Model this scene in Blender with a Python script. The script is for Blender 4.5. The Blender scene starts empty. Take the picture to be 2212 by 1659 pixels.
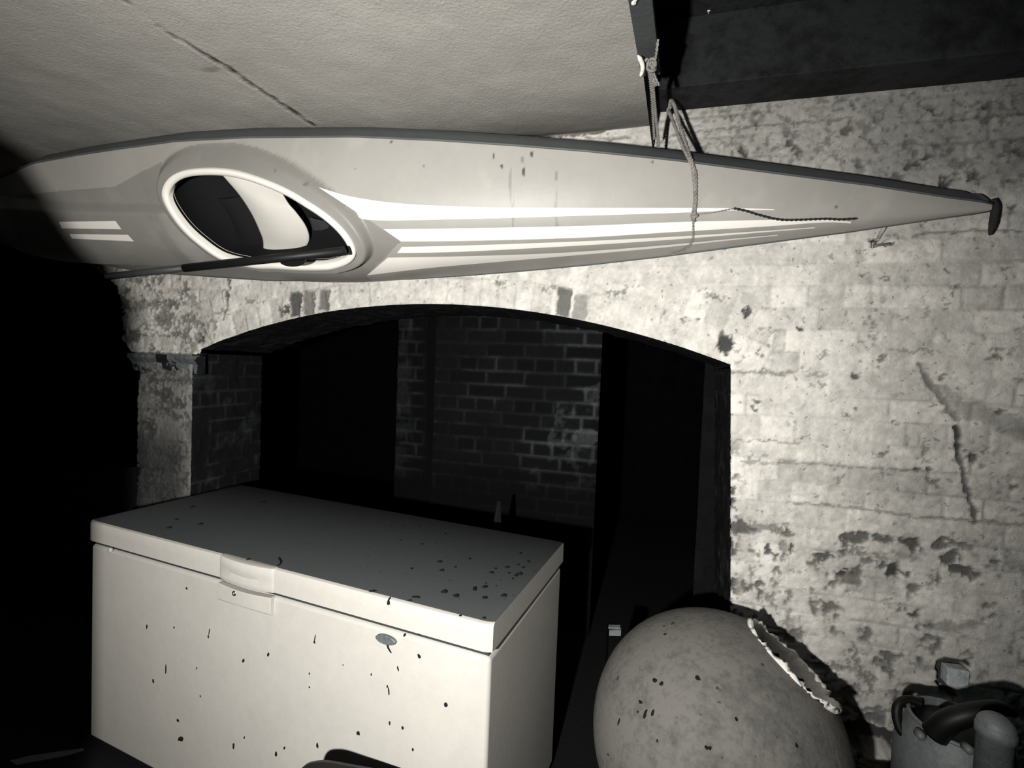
import bpy, math, random
import numpy as np
from mathutils import Vector
from mathutils.bvhtree import BVHTree

S = bpy.context.scene
C = S.collection
random.seed(7)
rng = np.random.default_rng(7)

# ------------------------------------------------------------------ camera, light, exposure
W, H = 2212, 1659
CX, CY = W/2, H/2
FPX, PITCH, ROLL, CAMH = 1043.6, -0.0351, 0.0391, 1.4931
AZW = -0.2654                                   # direction in which the arched wall runs
_f = np.array([0, math.cos(PITCH), math.sin(PITCH)]); _r0 = np.array([1., 0, 0]); _u0 = np.cross(_r0, _f)
_c, _s = math.cos(ROLL), math.sin(ROLL)
CR = np.array([_c*_r0+_s*_u0, -_s*_r0+_c*_u0, _f])   # rows: right, up, forward
CAM = np.array([0, 0, CAMH])
cd = bpy.data.cameras.new('camera'); cam = bpy.data.objects.new('camera', cd); C.objects.link(cam)
cd.sensor_fit = 'HORIZONTAL'; cd.sensor_width = 36.0; cd.lens = FPX/W*36.0; cd.clip_start = .02; cd.clip_end = 60
from mathutils import Matrix
M = Matrix(((CR[0][0], CR[1][0], -CR[2][0], 0), (CR[0][1], CR[1][1], -CR[2][1], 0), (CR[0][2], CR[1][2], -CR[2][2], CAMH), (0, 0, 0, 1)))
cam.matrix_world = M
S.camera = cam
S.view_settings.view_transform = 'Standard'; S.view_settings.look = 'None'
S.view_settings.exposure = 0.0; S.view_settings.gamma = 1.0; S.view_settings.use_curve_mapping = False
wld = bpy.data.worlds.new('world'); S.world = wld; wld.use_nodes = True
wld.node_tree.nodes['Background'].inputs[0].default_value = (.6, .8, 1, 1)
wld.node_tree.nodes['Background'].inputs[1].default_value = 0.0

def light(name, kind, loc, tgt, energy, col, size=.1, **k):
    d = bpy.data.lights.new(name, kind); d.energy = energy; d.color = col
    if kind == 'AREA': d.shape = 'DISK'; d.size = size
    else: d.shadow_soft_size = size
    for a, b in k.items(): setattr(d, a, b)
    o = bpy.data.objects.new(name, d); C.objects.link(o); o.location = loc
    o.rotation_euler = (Vector(tgt)-Vector(loc)).to_track_quat('-Z', 'Y').to_euler(); return o
LP = (-.37, -.22, 1.38)
light('torch_light', 'SPOT', LP, (-.28, 2.0, 1.40), 258, (1, .965, .90), .022, spot_size=math.radians(126), spot_blend=.85)
light('cool_fill', 'AREA', (.6, -1.6, 2.2), (0, 2, 1.2), 1.0, (.55, .8, 1), 1.2)  # added fill, no such lamp in the cellar

# ------------------------------------------------------------------ geometry helpers
Z = np.array([0, 0, 1.])
WD = np.array([math.cos(AZW), math.sin(AZW), 0]); NW = np.array([WD[1], -WD[0], 0])   # along the wall; out of the wall
WO = np.array([0, 2.05, 0])
def ray(x, y):
    return np.array([(x-CX)/FPX, -(y-CY)/FPX, 1.])@CR
def at(x, y, d):                       # the point seen at a pixel of the photo, d metres ahead
    return CAM+ray(x, y)*d
def on_plane(x, y, o, n):
    d = ray(x, y); return CAM+d*(((o-CAM)@n)/(d@n))
def pix(P):
    D = (P-CAM)@CR.T
    return CX+FPX*D[..., 0]/D[..., 2], CY-FPX*D[..., 1]/D[..., 2]
def wall_az(x, y, off=0):
    P = on_plane(x, y, WO+NW*off, NW); return (P-WO)@WD, P[2]
def wp(a, z, d=0):
    return WO+np.asarray(a)[..., None]*WD+np.asarray(z)[..., None]*Z+np.asarray(d)[..., None]*NW

class MB:
    def __init__(s): s.v = []; s.f = []
    def add(s, v, f):
        b = len(s.v); s.v += [tuple(map(float, q)) for q in v]; s.f += [tuple(b+i for i in q) for q in f]
    def box(s, o, x, y, z):            # corner o, edge vectors
        o, x, y, z = map(np.asarray, (o, x, y, z))
        v = [o, o+x, o+x+y, o+y, o+z, o+x+z, o+x+y+z, o+y+z]
        s.add(v, [(0, 3, 2, 1), (4, 5, 6, 7), (0, 1, 5, 4), (1, 2, 6, 5), (2, 3, 7, 6), (3, 0, 4, 7)])
    def tube(s, pts, r, n=10, cap=True):
        pts = [np.asarray(p, float) for p in pts]; m = len(pts)
        rr = r if hasattr(r, '__len__') else [r]*m
        T = [pts[min(i+1, m-1)]-pts[max(i-1, 0)] for i in range(m)]; T = [t/np.linalg.norm(t) for t in T]
        a = np.cross(T[0], [0, 0, 1.]);
        if np.linalg.norm(a) < .1: a = np.cross(T[0], [1., 0, 0])
        a /= np.linalg.norm(a); v = []
        for i in range(m):
            a = a-T[i]*(a@T[i]); a /= np.linalg.norm(a); b = np.cross(T[i], a)
            for k in range(n):
                t = 2*math.pi*k/n; v.append(pts[i]+rr[i]*(math.cos(t)*a+math.sin(t)*b))
        f = [(i*n+k, i*n+(k+1) % n, (i+1)*n+(k+1) % n, (i+1)*n+k) for i in range(m-1) for k in range(n)]
        if cap: f += [tuple(range(n))[::-1], tuple((m-1)*n+k for k in range(n))]
        s.add(v, f)
    def lathe(s, o, ax, prof, n=64, a0=None, cap=True):
        o = np.asarray(o, float); ax = np.asarray(ax, float); ax /= np.linalg.norm(ax)
        a = np.cross(ax, [0, 1., .1]) if a0 is None else np.asarray(a0, float); a = a-ax*(a@ax); a /= np.linalg.norm(a); b = np.cross(ax, a)
        v = [o+ax*h+r*(math.cos(2*math.pi*k/n)*a+math.sin(2*math.pi*k/n)*b) for r, h in prof for k in range(n)]
        f = [(i*n+k, i*n+(k+1) % n, (i+1)*n+(k+1) % n, (i+1)*n+k) for i in range(len(prof)-1) for k in range(n)]
        if cap: f += [tuple(range(n))[::-1], tuple((len(prof)-1)*n+k for k in range(n))]
        s.add(v, f)
    def build(s, name, mat, parent=None, smooth=False, bevel=0, seg=2):
        return mesh_obj(name, np.array(s.v), s.f, mat, parent, smooth, bevel, seg)

def mesh_obj(name, v, f, mat, parent=None, smooth=False, bevel=0, seg=2, attrs=None):
    me = bpy.data.meshes.new(name); o = bpy.data.objects.new(name, me); C.objects.link(o)
    v = np.asarray(v, float)
    if parent is not None:
        v = v-np.array(parent_world(parent)); o.parent = parent
    if isinstance(f, np.ndarray):
        me.vertices.add(len(v)); me.vertices.foreach_set('co', v.ravel().astype('f4'))
        me.loops.add(f.size); me.loops.foreach_set('vertex_index', f.ravel().astype('i4'))
        me.polygons.add(len(f)); me.polygons.foreach_set('loop_start', (np.arange(len(f))*4).astype('i4'))
        me.update(calc_edges=True)
    else: me.from_pydata([tuple(q) for q in v], [], f)
    for k, a in (attrs or {}).items():
        me.attributes.new(k, 'FLOAT', 'POINT').data.foreach_set('value', a.ravel().astype('f4'))
    me.update()
    if smooth: me.polygons.foreach_set('use_smooth', [True]*len(me.polygons))
    if isinstance(mat, (list, tuple)):
        for m in mat: me.materials.append(m)
    else: me.materials.append(mat)
    if bevel:
        b = o.modifiers.new('bevel', 'BEVEL'); b.width = bevel; b.segments = seg; b.limit_method = 'ANGLE'; b.angle_limit = .6
        me.polygons.foreach_set('use_smooth', [True]*len(me.polygons))
        w = o.modifiers.new('wn', 'WEIGHTED_NORMAL'); w.keep_sharp = True
    return o
def parent_world(p):
    l = np.array(p.location)
    while p.parent: p = p.parent; l = l+np.array(p.location)
    return l
def tag(o, label, cat, group=None, kind=None):
    o['label'] = label; o['category'] = cat
    if group: o['group'] = group
    if kind: o['kind'] = kind
    return o
def thing(name, loc, label, cat, group=None):
    o = bpy.data.objects.new(name, None); C.objects.link(o); o.location = [float(q) for q in loc]
    o.empty_display_size = .05
    return tag(o, label, cat, group)
def struct(o, label=None):
    o['kind'] = 'structure'
    if label: o['label'] = label
    return o

# value noise -------------------------------------------------------
def vnoise(x, y, seed):
    r = np.random.default_rng(seed).random((257, 257)); xi = np.floor(x).astype(int); yi = np.floor(y).astype(int)
    fx = x-xi; fy = y-yi; fx = fx*fx*(3-2*fx); fy = fy*fy*(3-2*fy); g = lambda i, j: r[i % 257, j % 257]
    return (g(xi, yi)*(1-fx)+g(xi+1, yi)*fx)*(1-fy)+(g(xi, yi+1)*(1-fx)+g(xi+1, yi+1)*fx)*fy
def fbm(x, y, sc, seed, octv=4):
    t = 0; a = .5; n = 0
    for i in range(octv): t = t+a*vnoise(x*sc+37*i, y*sc+11*i, seed+i); n += a; a *= .55; sc *= 2.03
    return t/n
def sstep(a, b, x):
    t = np.clip((x-a)/(b-a), 0, 1); return t*t*(3-2*t)
def seg_dist(x, y, pts):
    d = np.full(np.shape(x), 1e9); tt = np.zeros(np.shape(x)); n = len(pts)-1
    for i in range(n):
        (x0, y0), (x1, y1) = pts[i], pts[i+1]; dx, dy = x1-x0, y1-y0
        t = np.clip(((x-x0)*dx+(y-y0)*dy)/(dx*dx+dy*dy), 0, 1)
        q = np.hypot(x-x0-t*dx, y-y0-t*dy); m = q < d; d = np.where(m, q, d); tt = np.where(m, (i+t)/n, tt)
    return d, tt
def in_poly(x, y, pts):
    r = np.zeros(np.shape(x), bool); n = len(pts)
    for i in range(n):
        x0, y0 = pts[i]; x1, y1 = pts[(i+1) % n]
        c = ((y0 > y) != (y1 > y)) & (x < (x1-x0)*(y-y0)/((y1-y0) if y1 != y0 else 1e-9)+x0); r ^= c
    return r
def spline(pts, n):
    P = np.array(pts, float); m = len(P); out = []
    for t in np.linspace(0, m-1, n):
        i = min(int(t), m-2); u = t-i
        p0, p1, p2, p3 = P[max(i-1, 0)], P[i], P[i+1], P[min(i+2, m-1)]
        out.append(.5*((2*p1)+(-p0+p2)*u+(2*p0-5*p1+4*p2-p3)*u*u+(-p0+3*p1-3*p2+p3)*u**3))
    return np.array(out)
def spline_closed(pts, n):
    P = np.array(pts, float); m = len(P); out = []
    for t in np.linspace(0, m, n, endpoint=False):
        i = int(t); u = t-i; p0, p1, p2, p3 = P[(i-1) % m], P[i % m], P[(i+1) % m], P[(i+2) % m]
        out.append(.5*((2*p1)+(-p0+p2)*u+(2*p0-5*p1+4*p2-p3)*u*u+(-p0+3*p1-3*p2+p3)*u**3))
    return np.array(out)

# ------------------------------------------------------------------ materials
WARM = (1, .975, .925)
def mat(name, base, rough=.7, noise=(), bump=0, bump_sc=60, attr=None, dark=(.012, .013, .014), spec=.3, metal=0, coord='Object', speck=None, coat=0):
    """base colour mottled by noise [(scale, amount)], dark specks [(scale, threshold)], an attribute that blends dark to base"""
    m = bpy.data.materials.new(name); m.use_nodes = True; nt = m.node_tree; N = nt.nodes; L = nt.links
    b = N['Principled BSDF']; b.inputs['Roughness'].default_value = rough; b.inputs['Specular IOR Level'].default_value = spec
    b.inputs['Metallic'].default_value = metal; b.inputs['Coat Weight'].default_value = coat; b.inputs['Coat Roughness'].default_value = .25
    tc = N.new('ShaderNodeTexCoord'); co = tc.outputs[coord]
    def math_(op, a, c, clamp=False):
        q = N.new('ShaderNodeMath'); q.operation = op; q.use_clamp = clamp
        for i, w in enumerate((a, c)):
            if isinstance(w, (int, float)): q.inputs[i].default_value = w
            else: L.new(w, q.inputs[i])
        return q.outputs[0]
    val = None
    if attr:
        at_ = N.new('ShaderNodeAttribute'); at_.attribute_name = attr; val = at_.outputs['Fac']
    else:
        v = N.new('ShaderNodeValue'); v.outputs[0].default_value = 1.0; val = v.outputs[0]
    for i, (sc, am) in enumerate(noise):
        n = N.new('ShaderNodeTexNoise'); n.inputs['Scale'].default_value = sc; n.inputs['Detail'].default_value = 5; n.inputs['Roughness'].default_value = .6
        L.new(co, n.inputs['Vector'])
        k = math_('MULTIPLY', math_('SUBTRACT', n.outputs['Fac'], .5), am*2)
        k = math_('ADD', k, 1.0 if True else 0); val = math_('MULTIPLY', val, k)
    for (sc, th, am) in (speck or ()):
        n = N.new('ShaderNodeTexNoise'); n.inputs['Scale'].default_value = sc; n.inputs['Detail'].default_value = 3
        L.new(co, n.inputs['Vector'])
        r = N.new('ShaderNodeMapRange'); r.inputs['From Min'].default_value = th; r.inputs['From Max'].default_value = th+.03
        r.inputs['To Min'].default_value = 1; r.inputs['To Max'].default_value = 1-am; L.new(n.outputs['Fac'], r.inputs['Value'])
        val = math_('MULTIPLY', val, r.outputs[0])
    val = math_('MAXIMUM', math_('MINIMUM', val, 1.15), 0)
    mx = N.new('ShaderNodeMix'); mx.data_type = 'RGBA'; mx.clamp_factor = False
    mx.inputs[6].default_value = (*dark, 1); mx.inputs[7].default_value = (*base, 1)
    L.new(val, mx.inputs[0]); L.new(mx.outputs[2], b.inputs['Base Color'])
    if bump:
        n = N.new('ShaderNodeTexNoise'); n.inputs['Scale'].default_value = bump_sc; n.inputs['Detail'].default_value = 6; n.inputs['Roughness'].default_value = .65
        L.new(co, n.inputs['Vector']); bp = N.new('ShaderNodeBump'); bp.inputs['Strength'].default_value = 1; bp.inputs['Distance'].default_value = bump
        L.new(n.outputs['Fac'], bp.inputs['Height']); L.new(bp.outputs[0], b.inputs['Normal'])
    return m
def g(v): return (v*WARM[0], v*WARM[1], v*WARM[2])
def gc(v): return (v*.86, v*.96, v)      # cool greys
M_wall = mat('whitewashed_brick', g(.86), .85, [(3, .12), (22, .10), (90, .16)], .004, 70, 'paint', dark=gc(.035), speck=[(45, .66, .45), (14, .70, .3)])
M_inner = mat('dark_inner_brick', gc(.085), .95, [(5, .5), (40, .5)], .004, 60, 'paint', dark=gc(.004), spec=.1)  # dark bare brick, toned down further for the dim chamber
M_ceil = mat('painted_plaster', g(.38), .9, [(1.5, .12), (9, .08), (120, .12)], .0035, 110, 'paint', dark=gc(.02))
M_void = mat('unlit_black_masonry', gc(.006), 1, [(8, .5)], .003, 30, spec=0)  # near-black colour stands in for masonry that gets no light
M_floor = mat('dirty_concrete', gc(.012), .95, [(3, .6), (30, .4)], .005, 40, spec=.1)
M_beam = mat('tarred_timber', gc(.026), .8, [(3, 1.8), (22, 1.4)], .006, 25, dark=gc(.004), spec=.15)
M_batten = mat('grey_timber', gc(.06), .8, [(12, .5)], .003, 60)
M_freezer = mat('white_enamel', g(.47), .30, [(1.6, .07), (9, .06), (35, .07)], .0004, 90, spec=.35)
M_lidtop = mat('dusty_shaded_enamel', gc(.066), .6, [(2.5, .35), (14, .2), (60, .15)], .0006, 90, dark=gc(.05), spec=.2)  # dusty lid top, colour darkened where light only grazes it
M_gasket = mat('dark_rubber', gc(.035), .7, spec=.2)
M_badge = mat('badge_metal', gc(.16), .4, [(70, .9), (200, .6)], .001, 150, metal=.3)
M_chrome = mat('lock_metal', gc(.35), .25, metal=1)
M_speck = mat('dried_dirt', gc(.012), .9, spec=.1)
M_deck = mat('kayak_deck', g(.37), .45, [(1.2, .10), (6, .08), (30, .06)], .0004, 60, 'paint', dark=gc(.03), spec=.4)
M_hull = mat('kayak_hull', gc(.10), .5, [(3, .3), (20, .2)], .0008, 40)
M_stripe = mat('kayak_stripe', g(.93), .35, [(6, .04)], spec=.3)
M_rim = mat('coaming_white', g(.86), .35, [(10, .06)], spec=.4)
M_in = mat('cockpit_interior', gc(.012), .8, spec=.1)  # near-black in place of the shade inside the hull
M_seat = mat('seat_shell', g(.70), .4, [(5, .1)], spec=.4)
M_shaft = mat('black_shaft', gc(.010), .5, spec=.3)
M_shaft2 = mat('grey_shaft', gc(.04), .5, [(30, .3)], spec=.3)
M_rope = mat('dirty_rope', g(.28), .95, [(60, .8), (200, .5)], .002, 300)
M_cord = mat('dark_cord', gc(.03), .95, [(60, .6)], .002, 300)
M_pot = mat('mottled_clay', g(.13), .75, [(3, .8), (16, .7), (60, .7)], .002, 60, dark=gc(.02), spec=.3, speck=[(28, .70, .8)])
M_potrim = mat('chipped_glaze', g(.80), .6, [(30, .4)], .004, 80)
M_kettle = mat('dull_metal', gc(.15), .55, [(8, .4), (50, .5)], .002, 80, spec=.5, metal=.2)
M_blackpl = mat('black_plastic', gc(.004), .5, spec=.25)
M_wood = mat('dark_wood', gc(.02), .8, [(12, .5)], .003, 40)
M_stone = mat('grey_stone', gc(.20), .9, [(12, .6), (50, .4)], .006, 50, dark=gc(.01), spec=.1)
M_peg = mat('pale_peg', g(.45), .8, [(60, .4)], .002, 100)

# ------------------------------------------------------------------ brick field
def bricks(a, z, Hc, Lb, z0, seed, joint=.0075):
    row = np.floor((z-z0)/Hc).astype(int); dz = np.abs((z-z0)/Hc-row-.5)*Hc
    rr = np.random.default_rng(seed); off = rr.random(400)*.35
    hdr = (row % 3 == 0)
    L_ = np.where(hdr, Lb*.5, Lb); ash = (row % 2)*.5*Lb+off[row % 400]*Lb*.3+np.where(hdr, .25*Lb, 0)
    col = np.floor((a+ash)/L_).astype(int); da = np.abs((a+ash)/L_-col-.5)*L_
    dj = np.minimum(Hc/2-dz, L_/2-da)
    rt = rr.random((211, 223)); t = rt[row % 211, col % 223]
    return dj, t, row, col
ARC = (-.3896, -1.7925, 3.5506)
def ring(a, z):
    r = np.hypot(a-ARC[0], z-ARC[1])-ARC[2]; th = np.arctan2(a-ARC[0], z-ARC[1])*ARC[2]
    return r, th
XR = lambda z: .853+(1.511-z)*.050                  # right jamb leans a little
def opening_sd(a, z):                               # >0 outside the opening
    r, _ = ring(a, z); left = np.where(z > 1.50, -1.665, -1.715)-a; right = a-XR(z)
    return np.maximum(np.maximum(r, left), right)
def left_edge(z):
    return np.interp(z, [0, 1.49, 1.495, 1.56, 1.64, 1.85, 2.0, 2.15, 2.7], [-2.085, -2.085, -2.13, -2.20, -2.19, -2.24, -2.50, -2.8, -4.2])
BLOBS = [ # x, y, rx, ry, angle, darkness : missing paint and dirt measured on the wall, with slot and foot-hole shade painted in
 (1568, 745, 17, 20, 0, .95), (1566, 728, 9, 12, 0, .8), (1645, 768, 4, 11, 0, .7), (1670, 804, 46, 5, 2, .55), (1760, 806, 60, 3, 0, .4), (1850, 810, 10, 7, 0, .85), (1850, 880, 7, 6, 0, .8),
 (1632, 872, 5, 13, -30, .8), (2153, 771, 7, 6, 0, .8), (1933, 911, 6, 5, 0, .75), (1905, 772, 8, 6, 0, .7), (1975, 758, 70, 3, 0, .5), (2047, 735, 4, 12, 0, .6), (2040, 815, 6, 6, 0, .8),
 (1915, 977, 14, 3, 0, .8), (1980, 1013, 9, 6, 0, .9), (2004, 1013, 9, 5, 0, .9), (2000, 975, 6, 25, 0, .5), (2020, 1040, 22, 8, 20, .6), (2100, 990, 8, 16, -30, .85), (2190, 1056, 12, 4, 0, .8), (2170, 885, 8, 8, 0, .8),
 (1600, 1140, 34, 15, 4, .85), (1660, 1142, 55, 9, 5, .6), (1706, 1155, 14, 16, 0, .8), (1846, 1165, 30, 12, 3, .85), (1822, 1180, 8, 22, 0, .8), (1855, 1190, 25, 8, 0, .6), (1915, 1165, 22, 9, 5, .8), (1966, 1178, 22, 16, 25, .9),
 (2040, 1178, 30, 8, 0, .8), (2085, 1180, 25, 8, 0, .6), (2052, 1208, 22, 16, 20, .85), (1664, 1188, 10, 16, 0, .9), (1706, 1187, 7, 5, 30, .9), (1780, 1207, 26, 5, -3, .85), (1793, 1203, 10, 7, 0, .8), (1826, 1234, 13, 8, 0, .95), (1932, 1232, 12, 22, 0, .95), (1912, 1220, 14, 9, 0, .8),
 (1873, 1208, 10, 8, 0, .7), (2078, 1235, 24, 10, 5, .85), (1908, 524, 25, 6, -5, 1), (2100, 1248, 12, 8, 0, .8), (2031, 1256, 14, 7, 0, .6), (2145, 1213, 9, 6, 0, .8), (1880, 1265, 60, 20, 3, .25), (1958, 1243, 10, 5, 30, .8),
 (1640, 1275, 8, 26, 0, .8), (1660, 1290, 10, 10, 0, .6), (1675, 1300, 5, 25, 0, .6), (1622, 1240, 6, 20, 0, .5), (1975, 1328, 10, 8, 30, .85), (1952, 1318, 9, 5, 0, .7), (1705, 1350, 8, 30, 0, .5), (2040, 1355, 45, 14, 5, .4), (2100, 1350, 30, 10, 0, .4),
 (1845, 1415, 8, 35, 0, .6), (1790, 1440, 60, 11, 6, .6), (1740, 1470, 60, 14, 10, .6), (1868, 1455, 26, 9, 40, .6), (1882, 1475, 7, 22, 0, .6), (1850, 1492, 25, 8, -10, .6), (1800, 1500, 70, 10, 6, .5), (1830, 1520, 10, 30, 0, .5), (1880, 1535, 60, 8, 5, .6), (1760, 1540, 30, 20, 0, .6),
 (1960, 1500, 40, 8, 5, .5), (2000, 1440, 30, 6, 10, .4), (2120, 1455, 8, 16, 0, .5), (1950, 1540, 25, 30, 0, .4),
 (1890, 1598, 78, 30, 12, 1.0), (1845, 1580, 28, 16, 0, 1.0), (1950, 1615, 30, 28, 0, 1.0),
 (1631, 268, 6, 6, 0, .9), (1604, 322, 8, 13, 0, .9), (1714, 316, 6, 20, -25, .8), (1700, 285, 12, 4, 30, .6), (1845, 228, 9, 9, 0, .6), (1832, 275, 10, 18, 20, .7), (1870, 272, 22, 12, 0, .45), (1860, 355, 15, 5, -30, .7), (1985, 345, 34, 8, -35, .8), (1937, 384, 16, 9, 0, .7),
 (2048, 392, 14, 12, 0, .9), (2101, 375, 8, 13, 0, .8), (2015, 238, 6, 5, 0, .9), (2138, 228, 9, 6, 0, .8), (2180, 185, 12, 5, 0, .6), (2205, 325, 12, 10, 0, .7), (1893, 485, 6, 5, 0, .7), (1998, 487, 4, 4, 0, .9), (2070, 435, 10, 5, 0, .6), (2190, 450, 8, 5, 0, .8), (2150, 533, 4, 4, 0, .9), (2045, 577, 4, 4, 0, .8),
 (1870, 595, 9, 6, 0, .7), (1912, 600, 6, 6, 0, .7), (1612, 672, 7, 12, -40, .9), (1535, 640, 30, 4, 25, .6), (1330, 632, 22, 6, 0, .6), (1505, 690, 6, 5, 0, .9), (1480, 692, 4, 4, 0, .8), (1880, 640, 5, 40, 0, .3), (1960, 693, 6, 5, 0, .5), (1730, 710, 7, 5, 0, .9), (1660, 712, 30, 3, 0, .5), (2000, 660, 4, 30, 0, .4),
 (437, 728, 9, 14, 0, .9), (425, 700, 16, 10, 0, .6), (420, 735, 10, 8, 30, .7), (355, 680, 14, 12, 0, .65), (330, 655, 16, 8, 0, .6), (390, 640, 6, 18, 0, .7), (300, 660, 18, 14, 0, .5), (360, 720, 50, 3, 4, .7), (410, 690, 14, 12, 0, .6), (460, 700, 10, 12, 0, .5), (340, 640, 8, 8, 0, .6), (540, 654, 10, 5, -20, .5), (610, 672, 4, 11, 0, .8),
 (370, 660, 9, 8, 0, .6), (320, 700, 10, 6, 0, .4), (470, 675, 7, 5, 0, .5),
 # pier
 (350, 855, 20, 12, 20, .8), (325, 845, 10, 8, 0, .7), (390, 862, 9, 9, 0, .7), (400, 900, 6, 12, 0, .7), (320, 920, 9, 7, 0, .9), (330, 880, 14, 14, 0, .4), (345, 990, 40, 30, 0, .35), (310, 960, 20, 30, 0, .4), (370, 820, 50, 6, 0, .6),
]
RECTS = [(638, 658, 13, 27, 3, .88), (667, 655, 13, 26, 2, .7), (701, 648, 11, 23, 2, .72), (1218, 652, 15, 32, 8, .8), (1254, 665, 15, 28, 10, .55), (618, 668, 4, 10, 0, .9)]
LINES = [([(1985, 790), (2012, 828), (2040, 868), (2066, 903)], 7, .65), ([(2068, 925), (2070, 955), (2068, 985)], 5.5, .95), ([(2068, 985), (2082, 1022), (2090, 1060), (2103, 1095), (2109, 1128)], 5.5, .85), ([(2100, 885), (2150, 905), (2212, 930)], 22, .45),
 ([(497, 595), (491, 640), (482, 688)], 2.6, .85), ([(1450, 292), (1640, 270), (1830, 255)], 2.2, .5), ([(1975, 505), (2100, 497), (2212, 500)], 2.5, .6), ([(1578, 801), (1720, 806)], 2.2, .45),
 ([(1705, 1085), (1850, 1098), (2020, 1120), (2212, 1135)], 2.5, .5), ([(1590, 950), (1730, 955)], 2, .45), ([(1600, 995), (1850, 1008), (1990, 1018)], 2.2, .5), ([(1150, 297), (1280, 283), (1400, 262)], 4, .8), ([(1240, 292), (1300, 300), (1360, 296)], 3, .6)]
def paint_field(a, z, P, seed=3):
    x, y = pix(P)
    wx = x+20*(fbm(a, z, 22, 51)-.5)+34*(fbm(a, z, 60, 52, 3)-.5); wy = y+20*(fbm(a, z, 22, 61)-.5)+26*(fbm(a, z, 60, 62, 3)-.5)
    dark = np.zeros(a.shape)
    for bx, by, rx, ry, an, am in BLOBS:
        t = math.radians(an); dx, dy = wx-bx, wy-by; u = (dx*math.cos(t)+dy*math.sin(t))/rx; v = (-dx*math.sin(t)+dy*math.cos(t))/ry
        dark = np.maximum(dark, am*(1-sstep(.75, 1.2, np.hypot(u, v))))
    for bx, by, rx, ry, an, am in RECTS:
        t = math.radians(an); dx, dy = x+.3*(wx-x)-bx, y+.3*(wy-y)-by; u = (dx*math.cos(t)+dy*math.sin(t))/rx; v = (-dx*math.sin(t)+dy*math.cos(t))/ry
        dark = np.maximum(dark, am*(1-sstep(.85, 1.1, np.maximum(abs(u), abs(v)))))
    for pts, w, am in LINES:
        d, _ = seg_dist(x+.45*(wx-x), y+.45*(wy-y), pts); dark = np.maximum(dark, am*(1-sstep(w*.6, w*1.5, d)))
    wedge = in_poly(wx, wy, [(1970, 788), (2075, 860), (2140, 888), (2105, 905), (2060, 902), (2010, 842)]); dark = np.maximum(dark, .36*wedge)
    ringbox = in_poly(wx, wy, [(2026, 1422), (2098, 1428), (2092, 1450), (2088, 1490), (2070, 1508), (2035, 1505), (2025, 1470)]); dark = np.maximum(dark, .97*ringbox)  # socket painted near black for the shade in it
    return dark, x, y

def grid_faces(nr, nc, keep=None):
    i = np.arange(nr-1)[:, None]*nc+np.arange(nc-1)[None, :]
    f = np.stack([i, i+1, i+1+nc, i+nc], -1).reshape(-1, 4)
    if keep is not None: f = f[keep.ravel()]
    return f
def compact(v, f, *arr):
    used = np.unique(f); m = np.full(len(v), -1); m[used] = np.arange(len(used)); return v[used], m[f], [q[used] for q in arr]

# ------------------------------------------------------------------ arched whitewashed wall
st = .0062
A_, Z_ = np.meshgrid(np.arange(-3.6, 1.95, st), np.arange(0, 2.62, st))
nr, nc = A_.shape
sd = np.minimum(opening_sd(A_, Z_), A_-left_edge(Z_))
fc = .25*(sd[:-1, :-1]+sd[1:, :-1]+sd[:-1, 1:]+sd[1:, 1:]); keep = fc > 0
# snap the vertices of the border onto it
gz, ga = np.gradient(sd, st); near = np.abs(sd) < st*1.2
gn = np.maximum(np.hypot(ga, gz), .5)
touch = np.zeros(sd.shape, bool); k2 = keep
touch[:-1, :-1] |= k2; touch[1:, :-1] |= k2; touch[:-1, 1:] |= k2; touch[1:, 1:] |= k2
allk = np.zeros(sd.shape, int); allk[:-1, :-1] += k2; allk[1:, :-1] += k2; allk[:-1, 1:] += k2; allk[1:, 1:] += k2
bd = near & touch & (allk < 4)
A_ = np.where(bd, A_-sd*ga/gn**2, A_); Z_ = np.where(bd, Z_-sd*gz/gn**2, Z_)
dj, tb, row, col = bricks(A_+.006*(fbm(A_, Z_, 9, 5)-.5), Z_+.010*(fbm(A_, Z_, 5, 6)-.5), .0798, .232, .0728, 11)
r, th = ring(A_, Z_)
rthick = .118
rn = np.floor(r/rthick); inring = (r > 0) & (r < 2*rthick) & (A_ < .99) & (A_ > -1.85)
cw = .0765; rc = np.floor(th/cw+.37*rn); dr = np.abs(r/rthick-rn-.5)*rthick; dc = np.abs(th/cw+.37*rn-rc-.5)*cw
djr = np.minimum(rthick/2-dr, cw/2-dc); rt = rng.random((97, 131)); tr = rt[rn.astype(int) % 97, rc.astype(int) % 131]
dj = np.where(inring, djr, dj); tb = np.where(inring, tr, tb)
fill = fbm(A_, Z_, 5, 21, 3)                                  # where whitewash has filled the joints
jd = (.25+1.0*sstep(.45, .68, fill))
disp = -.0045*jd*np.exp(-(np.maximum(dj, 0)/.0052)**2)+.005*(tb-.5)+.010*(fbm(A_, Z_, 14, 31)-.5)+.006*(fbm(A_, Z_, 55, 33, 3)-.5)
P0 = wp(A_, Z_)
dark, px_, py_ = paint_field(A_, Z_, P0)
paint = .88+.34*(tb-.5)*sstep(.3, .7, fbm(A_, Z_, 2.2, 45))+.12*(fbm(A_, Z_, 7, 41)-.5)
paint -= .22*jd*np.exp(-(np.maximum(dj, 0)/.0035)**2)
n1 = fbm(A_, Z_, 17, 71); n2 = fbm(A_, Z_, 60, 72)
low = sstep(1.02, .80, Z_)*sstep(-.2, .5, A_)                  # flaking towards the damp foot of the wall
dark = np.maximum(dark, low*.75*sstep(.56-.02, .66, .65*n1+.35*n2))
dark = np.maximum(dark, .55*sstep(.66, .74, .5*n1+.5*n2))
edge = sstep(.06, 0, opening_sd(A_, Z_))*(A_ > .6)*sstep(1.3, 1.15, Z_)
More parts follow.
